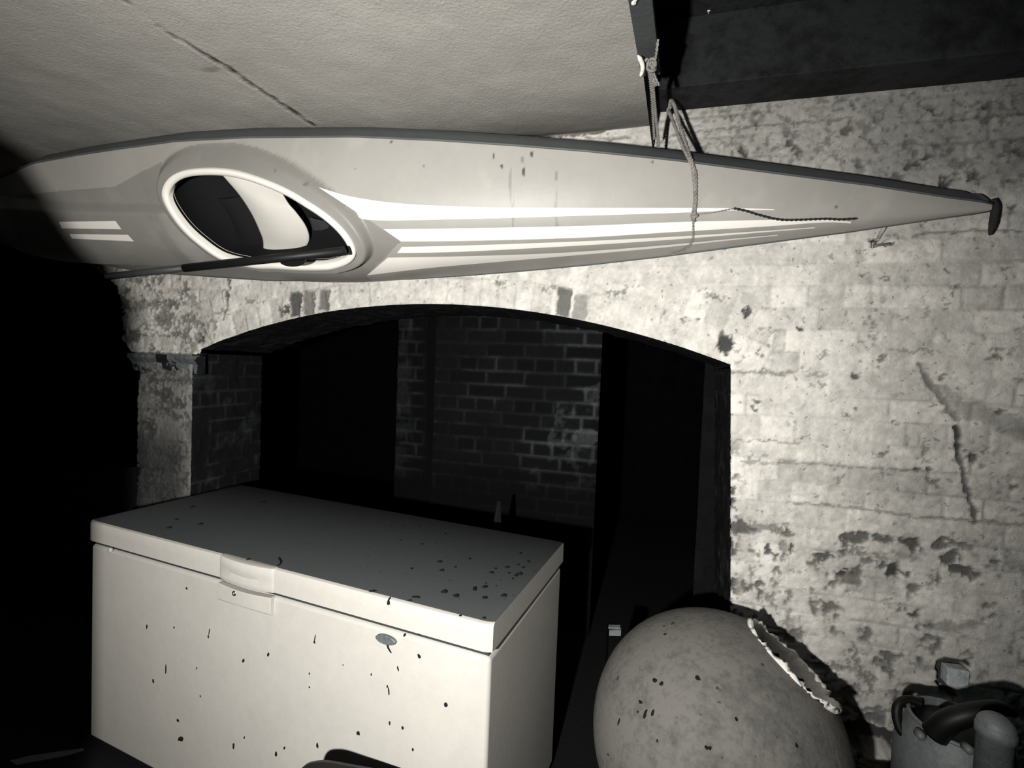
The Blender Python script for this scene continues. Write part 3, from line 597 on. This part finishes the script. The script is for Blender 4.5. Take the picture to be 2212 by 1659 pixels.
chev = in_poly(xk, yk, [(684, 404), (700, 412), (866, 521), (792, 596), (840, 640), (600, 640), (250, 640), (60, 560), (0, 428), (130, 412), (250, 402), (300, 374), (345, 352), (400, 342), (470, 345), (560, 361), (640, 388)])
chev = (chev & ((xk < 350) | ((xk < 620) & (yk > 415)) | (VG < -.02) | ((xk > 690) & (SG < 2.2)))) | (sdg < .046)
pk = pk*np.where(chev, .68, 1.0)
Vk, Fk, (pkk,) = compact(PG.reshape(-1, 3), Fk, np.clip(pk, .02, 1.15).ravel())
deck = mesh_obj('deck', Vk, Fk, M_deck, kay, smooth=True, attrs={'paint': pkk})
bvh = BVHTree.FromPolygons([tuple(q) for q in PG.reshape(-1, 3)], [tuple(map(int, q)) for q in grid_faces(*SG.shape)])
def hit(x, y, off=.0012):
    d = ray(x, y); d = d/np.linalg.norm(d); h_ = bvh.ray_cast(Vector(CAM), Vector(d))
    if h_[0] is None: return None
    n = np.array(h_[1]); n = n if n@d < 0 else -n
    return np.array(h_[0])+n*off
# hull
HV = []; nh = 15
shs = np.linspace(.0, 4.35, 140)
for s in shs:
    b = Bw(s); dd = float(np.interp(s, [0, .5, 1.2, 2.5, 3.5, 4.35], [.075, .10, .135, .16, .14, .03]))
    for k in range(nh):
        t = -1+2*k/(nh-1); sg_ = math.copysign(1, t); q = 1-abs(t)
        vv = sg_*b*(1-.02*sstep(0, .5, q)-.98*sstep(.35, 1.0, q)) if b > .02 else sg_*b*(1-q)
        ww = -dd*(1-(1-q)**2.2)
        HV.append(KT-K1*s+K2*vv+KN*ww)
HF = [(i*nh+k, i*nh+k+1, (i+1)*nh+k+1, (i+1)*nh+k) for i in range(len(shs)-1) for k in range(nh-1)]+[tuple(range(nh))]
mesh_obj('hull', HV, HF, M_hull, kay, smooth=True)
# seam strip
mb = MB()
for sgn in (1, -1): mb.tube([KT-K1*s+K2*sgn*(Bw(s)+.001) for s in np.linspace(0, 4.3, 120)], .0042, 6)
mb.build('seam_strip', M_hull, kay, smooth=True)
# coaming: white flange laid round the cockpit
def PK(s, v, w): return KT-K1*s+K2*v+KN*w
n = len(CK); V = []; cen = CK.mean(0)
tn = np.roll(CK, -1, 0)-np.roll(CK, 1, 0); nn_ = np.stack([tn[:, 1], -tn[:, 0]], 1); nn_ /= np.linalg.norm(nn_, axis=1)[:, None]
sgnn = 1 if np.mean(np.sum(nn_*(CK-cen), 1)) > 0 else -1; nn_ *= sgnn
prof = [(.002, -.005), (.004, .008), (.001, .013), (-.010, .014), (-.018, .011), (-.021, .004), (-.020, -.03)]
wr = deckw(CK[:, 0], CK[:, 1])+.040
for i in range(n):
    for o_, h_ in prof: V.append(PK(CK[i, 0]+nn_[i, 0]*o_, CK[i, 1]+nn_[i, 1]*o_, wr[i]+h_))
m_ = len(prof); F = [(i*m_+k, i*m_+k+1, ((i+1) % n)*m_+k+1, ((i+1) % n)*m_+k) for i in range(n) for k in range(m_-1)]
mesh_obj('coaming', V, F, M_rim, kay, smooth=True)
# cockpit tub
V = []; levels = [(-.026, -.012), (-.012, -.05), (.0, -.12), (-.04, -.20), (-.10, -.24)]
for o_, h_ in levels:
    for i in range(n): V.append(PK(CK[i, 0]+nn_[i, 0]*o_, CK[i, 1]+nn_[i, 1]*o_, max(wr[i]+h_, -.11)))
F = [(j*n+i, j*n+(i+1) % n, (j+1)*n+(i+1) % n, (j+1)*n+i) for j in range(len(levels)-1) for i in range(n)]+[tuple((len(levels)-1)*n+i for i in range(n))]
mesh_obj('cockpit_liner', V, F, M_in, kay, smooth=True)
# seat shell seen through the opening
def bilin(top, bot, nu, nv_, depth, bulge, nrm):
    T = spline(top, nu); B = spline(bot, nu); V = []
    for i in range(nu):
        for j in range(nv_):
            q = T[i]*(1-j/(nv_-1))+B[i]*j/(nv_-1); a = i/(nu-1); b = j/(nv_-1)
            V.append(on_plane(q[0], q[1], KT+KN*depth, KN)+nrm*bulge*(math.sin(math.pi*(a*.8+.1))*math.sin(math.pi*(b*.8+.1))))
    return V
def shell(name, top, bot, depth, bulge, m, par, nu=26, nv_=26, th=.008):
    V = bilin(top, bot, nu, nv_, depth, bulge, KN); V2 = [v-KN*th for v in V]; N_ = nu*nv_
    F = [(i*nv_+j, i*nv_+j+1, (i+1)*nv_+j+1, (i+1)*nv_+j) for i in range(nu-1) for j in range(nv_-1)]
    F += [tuple(N_+k for k in f[::-1]) for f in F]
    bd = [i*nv_ for i in range(nu)]+[(nu-1)*nv_+j for j in range(1, nv_)]+[i*nv_+nv_-1 for i in range(nu-2, -1, -1)]+[j for j in range(nv_-2, 0, -1)]
    F += [(bd[k], bd[(k+1) % len(bd)], N_+bd[(k+1) % len(bd)], N_+bd[k]) for k in range(len(bd))]
    return mesh_obj(name, V+V2, F, m, par, smooth=True)
# 'top' is the left edge of the pale part, 'bot' its right edge (pixels of the photo)
o = shell('seat', [(472, 368), (490, 386), (520, 420), (545, 458), (562, 495), (570, 522), (568, 560)], [(600, 400), (622, 436), (640, 456), (660, 483), (669, 508), (664, 528), (640, 552)], .085, .03, M_seat, kay); o['label'] = 'pale seat shell'
o = shell('backrest', [(470, 430), (490, 452), (505, 480), (512, 510), (512, 545)], [(522, 424), (545, 462), (562, 500), (570, 530), (566, 562)], .06, .02, mat('back_pad', gc(.012), .8, [(20, .5)], spec=.2), kay); o['label'] = 'dark seat pad'
o = shell('footwell_pad', [(668, 470), (676, 500), (672, 540)], [(700, 478), (745, 525), (742, 545)], .03, .01, mat('grey_foam', gc(.045), .9, [(40, .4)], spec=.1), kay)
# stripes: thin vinyl bands that follow the deck
def band(name, up, lo, nx=90, ny=6, m=M_stripe, smp=None, off=.0014):
    U = spline(up, nx); Lw = spline(lo, nx); V = []; ok = []
    for i in range(nx):
        for j in range(ny):
            q = U[i]*(1-j/(ny-1))+Lw[i]*j/(ny-1); h_ = hit(q[0], q[1], off); ok.append(h_ is not None); V.append(h_ if h_ is not None else KT)
    F = [f for f in ((i*ny+j, i*ny+j+1, (i+1)*ny+j+1, (i+1)*ny+j) for i in range(nx-1) for j in range(ny-1)) if all(ok[k] for k in f)]
    o = mesh_obj(name, V, F, m, kay, smooth=True); o['label'] = 'white stripe'; return o
band('stripe', [(688, 405), (760, 425), (870, 440), (1050, 448), (1250, 449), (1450, 449), (1600, 450), (1672, 452)], [(700, 413), (765, 455), (800, 475), (1000, 473), (1250, 466), (1450, 460), (1600, 454), (1672, 454)])
band('stripe', [(829, 495), (1000, 493), (1250, 488), (1450, 480), (1650, 475), (1780, 474), (1838, 478)], [(866, 521), (1000, 520), (1250, 513), (1450, 501), (1650, 489), (1780, 480), (1838, 482)])
band('stripe', [(868, 533), (1000, 530), (1250, 521), (1450, 511), (1650, 498), (1760, 490)], [(858, 546), (1000, 543), (1250, 530), (1450, 517), (1650, 501), (1760, 492)])
band('stripe', [(838, 556), (1000, 553), (1200, 546), (1400, 532), (1560, 517), (1680, 506)], [(793, 594), (930, 578), (1100, 563), (1400, 537), (1560, 520), (1680, 508)])
band('stripe', [(128, 479), (190, 478), (250, 477)], [(134, 493), (200, 494), (263, 495)], 24, 5)
band('stripe', [(150, 505), (215, 506), (277, 507)], [(156, 515), (220, 518), (290, 521)], 24, 5)
# bow loop hanging from the stem
mb = MB(); q = [at(x, y, d) for x, y, d in ((2143, 432, 1.52), (2150, 446, 1.515), (2148, 466, 1.52), (2144, 488, 1.52), (2138, 508, 1.52))]
mb.tube(spline(q, 20), [.011]*14+[.010, .009, .008, .006, .005, .003], 8); mb.build('bow_toggle', M_cord, kay, smooth=True)

# paddle lying across the cockpit
A0, A1 = at(232, 597, 1.80), at(744, 542, 1.60)
pd = thing('paddle', A0, 'paddle with a black shaft lying along the lower edge of the kayak cockpit', 'paddle')
mid = A0+(A1-A0)*.352
mb = MB(); mb.tube([A0, mid], .0125, 14); o = mb.build('shaft', M_shaft2, pd, smooth=True); o['label'] = 'grey sleeve of the shaft'
mb = MB(); mb.tube([mid, A1], .0145, 16); mb.build('grip', M_shaft, pd, smooth=True)
q = at(636, 562, 1.655); mb = MB(); dx = (A1-A0)/np.linalg.norm(A1-A0); up_ = np.cross(dx, KN); up_ = up_/np.linalg.norm(up_)*(1 if np.cross(dx, KN)[2] > 0 else -1)
V = []; n = 24
for s_ in (-.012, .012):
    for k in range(n):
        t = math.pi+math.pi*k/(n-1); V.append(q+dx*.047*math.cos(t)*(1 if True else 1)+up_*(.022*math.sin(t)+.004)+KN*s_)
F = [(k, k+1, n+k+1, n+k) for k in range(n-1)]+[tuple(range(n))[::-1], tuple(n+k for k in range(n)), (0, n, 2*n-1, n-1)]
mesh_obj('clip', V, F, M_shaft, pd)

# ------------------------------------------------------------------ ropes
def strand(mb, pts, r, n, tw=90, rad=None, k2=2):
    P = spline(pts, n); L_ = np.r_[0, np.cumsum(np.linalg.norm(np.diff(P, axis=0), axis=1))]
    for k in range(k2):
        Q = []
        for i in range(n):
            t = P[min(i+1, n-1)]-P[max(i-1, 0)]; t /= np.linalg.norm(t); a = np.cross(t, [0.2, .9, .1]); a /= np.linalg.norm(a); b = np.cross(t, a)
            ph = tw*L_[i]+2*math.pi*k/k2; Q.append(P[i]+(a*math.cos(ph)+b*math.sin(ph))*r*.55)
        mb.tube(Q, r*.62, 7)
def hk(x, y, off=.006): 
    h_ = hit(x, y, off); return h_ if h_ is not None else at(x, y, 1.72)
nail = at(1449, 224, 1.725)
def hk(x, y, off=.006):
    h_ = hit(x, y, off); return h_ if h_ is not None else at(x, y, 1.50)
rp = thing('rope_sling', nail, 'twisted rope looped from a nail on the beam around the kayak bow', 'rope')
mb = MB()
base = [(1497, 372), (1500, 400), (1501, 430), (1499, 455), (1497, 470)]
upk = [at(1456, 226, 1.67), at(1462, 245, 1.65), at(1470, 275, 1.61), at(1480, 305, 1.57), at(1490, 338, 1.52), hk(1495, 357)]
strand(mb, [at(1447, 232, 1.70), at(1449, 218, 1.70)]+upk+[hk(x, y) for x, y in base], .0064, 150, 260)
dk = [at(1447, 232, 1.70), at(1443, 238, 1.70), at(1450, 252, 1.66), at(1463, 286, 1.60), at(1476, 318, 1.55), at(1488, 342, 1.515)]
strand(mb, dk+[hk(x+3-6*(i/4), y) for i, (x, y) in enumerate(base)], .0058, 150, 260)
mb.build('sling', M_rope, rp, smooth=True)
mb = MB(); q = hk(1498, 468, .008)
for a_ in range(3):
    c_, s_ = math.cos(a_*1.1), math.sin(a_*1.1); mb.tube([q+(K1*math.cos(t)*c_+KN*math.sin(t)*.7+K2*math.cos(t)*s_)*.009+K2*(.006-.006*a_) for t in np.linspace(0, 2*math.pi, 14)], .004, 7)
o = mb.build('knot', M_rope, rp, smooth=True)
mb = MB(); strand(mb, [hk(*q_, .004) for q_ in ((1497, 474), (1497, 492), (1497, 508), (1494, 520), (1484, 533), (1468, 543), (1450, 548))], .0032, 80, 300); mb.build('tail', M_rope, rp, smooth=True)
mb = MB(); mb.tube([nail-NW*.10, nail+NW*.015], .003, 8); mb.lathe(nail+NW*.012, NW, [(.001, 0), (.007, .001), (.007, .003), (.001, .0035)], 12); mb.build('nail', M_badge, rp)
# thin deck line from the knot to the bow
mb = MB(); strand(mb, [hk(*q_, .003) for q_ in ((1500, 462), (1530, 460), (1560, 455), (1585, 450))], .0022, 60, 300)
o1 = mb; mb2 = MB(); strand(mb2, [hk(*q_, .004) for q_ in ((1585, 450), (1610, 455), (1640, 464), (1680, 473), (1720, 474), (1780, 472), (1815, 473), (1850, 471))], .0036, 120, 220)
dl = thing('deck_line', hk(1500, 462, .003), 'thin dark cord running from the sling knot along the kayak deck', 'cord')
mb.build('thin_end', M_rope, dl, smooth=True); mb2.build('thick_end', M_cord, dl, smooth=True)
# rope hanging from the batten, tied in a bow
hr = thing('hanging_rope', on_ceil(1400, 135, CZ-.02), 'frayed rope tied in a knot on the ceiling batten, hanging behind the kayak', 'rope')
mb = MB(); D_ = 1.31
strand(mb, [at(*q_) for q_ in ((1405, 148, D_), (1409, 180, 1.38), (1412, 210, 1.45), (1415, 240, 1.52), (1418, 270, 1.60), (1421, 300, 1.66), (1423, 328, 1.70))], .0055, 120, 260)
strand(mb, [at(*q_) for q_ in ((1402, 150, D_), (1406, 185, 1.39), (1409, 225, 1.48), (1411, 262, 1.57), (1413, 300, 1.65))], .0045, 90, 260); mb.build('drop', M_rope, hr, smooth=True)
mb = MB()
strand(mb, [at(*q_) for q_ in ((1388, 143, 1.29), (1393, 131, 1.27), (1401, 132, 1.275), (1406, 145, 1.29), (1412, 160, 1.31), (1418, 175, 1.33), (1423, 184, 1.34))], .004, 60, 260)
strand(mb, [at(*q_) for q_ in ((1421, 85, 1.22), (1419, 105, 1.24), (1415, 128, 1.27), (1411, 142, 1.285), (1406, 155, 1.30), (1410, 170, 1.32), (1417, 186, 1.34))], .0035, 60, 260)
q = at(1406, 146, 1.285)
for a_ in range(3): mb.tube([q+np.array([math.cos(t)*.011, -.004+.008*math.sin(t)*(1-a_), math.sin(t)*.012+.004*a_-.004]) for t in np.linspace(0, 2*math.pi, 14)], .0038, 7)
mb.build('knot', M_rope, hr, smooth=True)
mb = MB(); P_ = [at(*q_) for q_ in ((1378, 120, 1.235), (1384, 130, 1.25), (1388, 143, 1.265), (1387, 155, 1.28), (1383, 165, 1.29))]; mb.tube(spline(P_, 20), [.002, .003, .004]+[.006]*10+[.005]*4+[.004, .003, .002], 8); o = mb.build('frayed_end', M_rim, hr, smooth=True); o['label'] = 'pale frayed end'
# two nail heads that glint on the dark timber
for i, (x_, y_, lb) in enumerate(((1531, 22, 'bright nail head in the dark timber above the beam'), (1369, 6, 'bright bent metal tab on the ceiling batten at the top edge'))):
    P = on_plane(x_, y_, WO+NW*.165, NW) if i == 0 else on_ceil(x_, y_, CZ-.022)
    ax = NW if i == 0 else -Z
    mb = MB(); mb.lathe(P-ax*.004, ax, [(.002, -.02), (.002, .002), (.0055, .003), (.0055, .006), (.001, .008)], 14)
    if i: mb.tube([P, P+np.array([.004, -.03, -.004])], .004, 6)
    o = mb.build('nail' if i == 0 else 'metal_tab', M_rim); tag(o, lb, 'nail' if i == 0 else 'metal tab')
# peg in the wall below the bow
P0_ = wp(*wall_az(1899, 514), .0); P1_ = wp(*wall_az(1905, 482), .045); mb = MB(); V = []
mb.tube([P0_-NW*.01, P0_+(P1_-P0_)*.5, P1_], [.0075, .0065, .0055], 8); pg = thing('wall_peg', P0_, 'pale peg driven into the wall below the kayak bow', 'peg'); mb.build('stick', M_peg, pg, smooth=True)
mb = MB(); q = wp(*wall_az(1886, 533), .004); mb.tube([q, q+WD*.012+Z*.004, q+WD*.05+Z*.010], [.006, .005, .003], 8); mb.build('wedge', M_stone, pg, smooth=True)

# ------------------------------------------------------------------ big round pot
pc_ = at(1540, 1592, 1.49); Rp = .364; pax = np.array([.59, -.10, .76]); pax /= np.linalg.norm(pax)
pot = thing('round_pot', (pc_[0], pc_[1], max(pc_[2]-Rp, 0)), 'big rounded dark mottled pot tilted on its side with a chipped pale rim', 'pot')
prof = []
for i in range(60):
    t = math.pi*(i/59)*.868; rr_ = Rp*math.sin(t); hh = -Rp*math.cos(t)*1.0
    prof.append((max(rr_, .0005), hh))
mr, mh = prof[-1]
mr0 = mr
mb = MB(); mb.lathe(pc_, pax, prof+[(mr-.004, mh+.002), (mr-.010, mh-.006), (mr-.004, mh-.03), (Rp*.8, 0), (Rp*.4, -Rp*.8), (.001, -Rp*.9)], 120, cap=False)
body = mb.build('body', M_pot, pot, smooth=True)
mb = MB(); mb.lathe(pc_, pax, [(mr+.002, mh-.004), (mr+.005, mh+.002), (mr+.002, mh+.008), (mr-.008, mh+.008), (mr-.016, mh-.002), (mr-.022, mh-.016), (mr-.026, mh-.03)], 140, cap=False)
v = np.array(mb.v); nz = fbm(v[:, 0]*1+v[:, 1], v[:, 2]+v[:, 1]*.7, 60, 700, 3)-.5; v = v+pax*(nz*.034)[:, None]+(v-(pc_+pax*mh))*(nz*.10)[:, None]; mb.v = [tuple(q) for q in v]
o = mb.build('rim', M_potrim, pot, smooth=True); o['label'] = 'chipped pale rim'
mb = MB(); r_ = random.Random(3)
for x_, y_, rx, ry in [(1415, 1470, 6, 5), (1429, 1477, 5, 6), (1507, 1465, 7, 5), (1384, 1517, 6, 4), (1394, 1542, 4, 10), (1410, 1540, 4, 7), (1526, 1615, 4, 4), (1533, 1616, 4, 4), (1437, 1370, 4, 4), (1434, 1353, 3, 3), (1591, 1554, 4, 4), (1720, 1610, 4, 4), (1337, 1560, 3, 9), (1378, 1538, 3, 3), (1314, 1630, 3, 3), (1420, 1600, 2, 3)]:
    d = ray(x_, y_); d = d/np.linalg.norm(d); oc = CAM-pc_; b_ = oc@d; c_ = oc@oc-Rp**2; di = b_*b_-c_
    if di <= 0: continue
    P = CAM+d*(-b_-math.sqrt(di)); nn = (P-pc_)/Rp; e1 = np.cross(nn, Z); e1 /= np.linalg.norm(e1); e2 = np.cross(nn, e1); s = 1.2/FPX
    crumb(mb, P+nn*.001, e1, e2, nn, rx*s, ry*s, int(x_))
sp = mb.build('pits', M_speck, pot); sp['kind'] = 'stuff'

# ------------------------------------------------------------------ metal kettle on a crate
kc = at(2068, 1560, 1.33); kz = kc[2]; kr = .105
cb = MB(); cbz = kz-.26
crate = thing('wooden_crate', (kc[0], kc[1], 0), 'dark wooden crate under the kettle beside the wall', 'crate')
for k in range(3): cb.box((kc[0]-.17, kc[1]-.13, .02+k*(cbz-.02)/3), (.34, 0, 0), (0, .26, 0), (0, 0, (cbz-.02)/3-.012))
for sx in (-.165, .145):
    for sy in (-.125, .105): cb.box((kc[0]+sx, kc[1]+sy, 0), (.02, 0, 0), (0, .02, 0), (0, 0, cbz-.012))
cb.box((kc[0]-.175, kc[1]-.135, cbz-.014), (.35, 0, 0), (0, .27, 0), (0, 0, .014)); cb.build('box', M_wood, crate)
ke = thing('kettle', (kc[0], kc[1], cbz), 'old dull metal kettle with a black handle at the foot of the wall', 'kettle')
mb = MB(); mb.lathe((kc[0], kc[1], cbz), Z, [(.001, 0), (.125, 0), (.135, .02), (.135, .16), (.122, .215), (kr, .245), (kr-.002, .255), (kr-.007, .255), (kr-.008, .24), (.115, .19), (.12, .03), (.001, .01)], 64, cap=False); mb.build('body', M_kettle, ke, smooth=True)
mb = MB(); mb.tube([np.array([kc[0]+(kr-.001)*math.cos(t), kc[1]+(kr-.001)*math.sin(t), kz-.004]) for t in np.linspace(0, 2*math.pi, 60)], .0055, 8, cap=False); mb.build('rim', M_kettle, ke, smooth=True)
mb = MB(); mb.lathe((kc[0], kc[1], kz-.022), Z, [(.096, 0), (.096, .003), (.06, .008), (.02, .016), (.001, .018)], 48, cap=False); mb.build('lid', M_blackpl, ke, smooth=True)
mb = MB(); q = [at(*w_) for w_ in ((2020, 1585, 1.29), (2045, 1560, 1.27), (2085, 1545, 1.25), (2120, 1536, 1.24), (2150, 1531, 1.235), (2172, 1533, 1.235), (2190, 1541, 1.24))]
mb.tube(spline(q, 30), list(np.interp(np.arange(30), [0, 10, 20, 29], [.030, .026, .020, .010])), 14); hd = mb.build('handle', M_blackpl, ke, smooth=True)
mb = MB(); mb.lathe(at(2189, 1539, 1.235), np.array([.4, -.6, .2]), [(.001, -.004), (.005, 0), (.004, .003), (.001, .004)], 12); mb.build('handle_glint', M_rim, hd, smooth=True)  # pale bead painting the glint at the handle's end
mb = MB(); q = [at(*w_) for w_ in ((1990, 1520, 1.40), (1965, 1512, 1.41), (1942, 1520, 1.41), (1937, 1545, 1.40), (1945, 1575, 1.38), (1962, 1592, 1.36), (1985, 1588, 1.34))]
mb.tube(spline(q, 36), .0125, 12); mb.build('side_loop', M_blackpl, ke, smooth=True)
mb = MB()
for w_ in ((1990, 1590, 1.285), (2094, 1620, 1.19)):
    mb = MB(); mb.lathe(at(*w_), np.array([-.3, -.9, .2]), [(.001, -.02), (.010, -.02), (.011, .0), (.008, .006), (.001, .008)], 18); mb.build('knob', M_kettle, ke, smooth=True)
# capped pipe leaning by the kettle
q0 = at(2152, 1568, 1.12); q1 = q0+np.array([-.01, -.01, -.45])
cp = thing('capped_pipe', (q1[0], q1[1], 0), 'short grey pipe with a rounded cap standing in front of the kettle', 'pipe')
mb = MB(); prof = [(.035*math.sin(t), .030*(1-math.cos(t))*-1+.0) for t in np.linspace(.01, math.pi/2, 12)]
mb.lathe(q0+Z*.028, Z, [(.001, .0)]+prof+[(.037, -.034), (.037, -.05), (.0335, -.052), (.0335, -float(q0[2]+.028))], 40); mb.build('tube', M_kettle, cp, smooth=True)

# square brick end in its socket
q = wp(*wall_az(2040, 1476), -.03); mb = MB(); mb.box(q, WD*.062, NW*.045, Z*.062); v = np.array(mb.v); v += .004*(rng.random(v.shape)-.5); mb.v = [tuple(w_) for w_ in v]
o = mb.build('loose_brick', mat('old_brick', gc(.5), .9, [(30, .6), (90, .5)], .005, 80, spec=.1), bevel=.005); tag(o, 'small square brick end sitting in a dark socket low in the wall', 'brick')
# small pale block in the dark of the opening
q = at(1328, 1366, 1.9); mb = MB(); e = np.array([.9, -.3, .18]); e /= np.linalg.norm(e)
bl = thing('paper_tag', (q[0], q[1], 0), 'small pale block on a dark post beside the round pot', 'tag')
mb.box(q-e*.022-Z*.014, e*.046, NW*-.02, Z*.022); mb.box(q-e*.026+Z*.014, e*.046, NW*-.02, Z*.006); mb.build('block', mat('card', gc(.18), .8, [(40, .5)]), bl)
mb = MB(); mb.box((q[0]-.02, q[1]+.01, 0), (.04, 0, 0), (0, .04, 0), (0, 0, q[2]+.01)); mb.build('post', M_void, bl)
# faint pointed stake behind the freezer
q = at(1078, 1082, 2.25); mb = MB(); mb.tube([(q[0]-.02, q[1], 0), (q[0]-.008, q[1], q[2]*.75), q], [.045, .035, .008], 6); o = mb.build('wooden_stake', mat('stake_wood', gc(.012), .9, [(20, .5)], spec=.1)); tag(o, 'faint pointed wooden stake in the dark behind the freezer', 'stake')

# black rounded chair back in the foreground
cb0 = thing('plastic_bin', at(770, 1700, 1.25)*np.array([1, 1, 0]), 'black rounded top edge of a bin at the bottom in front of the freezer', 'bin')
pts = [(648, 1668), (655, 1650), (668, 1639), (690, 1634.5), (715, 1635), (760, 1643), (810, 1652), (870, 1664), (930, 1680)]
T = [at(x_, y_+1, 1.20+.0002*(x_-648)) for x_, y_ in spline(pts, 50)]; V = []; F = []
for p_ in T:
    for dy_, z_ in ((0, -9), (0, -.008), (.004, 0), (.022, 0), (.026, -.008), (.026, -9)): V.append(np.array([p_[0], p_[1]-dy_*4, 0 if z_ == -9 else p_[2]+z_]))
F = [(i*6+k, i*6+k+1, (i+1)*6+k+1, (i+1)*6+k) for i in range(49) for k in range(5)]+[tuple(range(6)), tuple(49*6+k for k in range(6))[::-1]]
mesh_obj('shell', V, F, M_blackpl, cb0, smooth=False)
# thin patch painting faint light on the floor by the freezer's left foot
q = [at(x_, y_, 1.0) for x_, y_ in ()]
fl = [on_plane(x_, y_, np.array([0, 0, .004]), Z) for x_, y_ in ((20, 1643), (60, 1633), (120, 1624), (178, 1616), (182, 1619), (150, 1630), (100, 1640), (35, 1652))]
V = fl+[p_-Z*.003 for p_ in fl]; n = len(fl); F = [tuple(range(n)), tuple(n+k for k in range(n))[::-1]]+[(k, (k+1) % n, n+(k+1) % n, n+k) for k in range(n)]
o = mesh_obj('floor_light', V, F, mat('lit_floor_grey', gc(.12), .9, [(20, .6)])); tag(o, 'faint light painted as a thin grey patch on the floor at the left foot of the freezer', 'light patch')
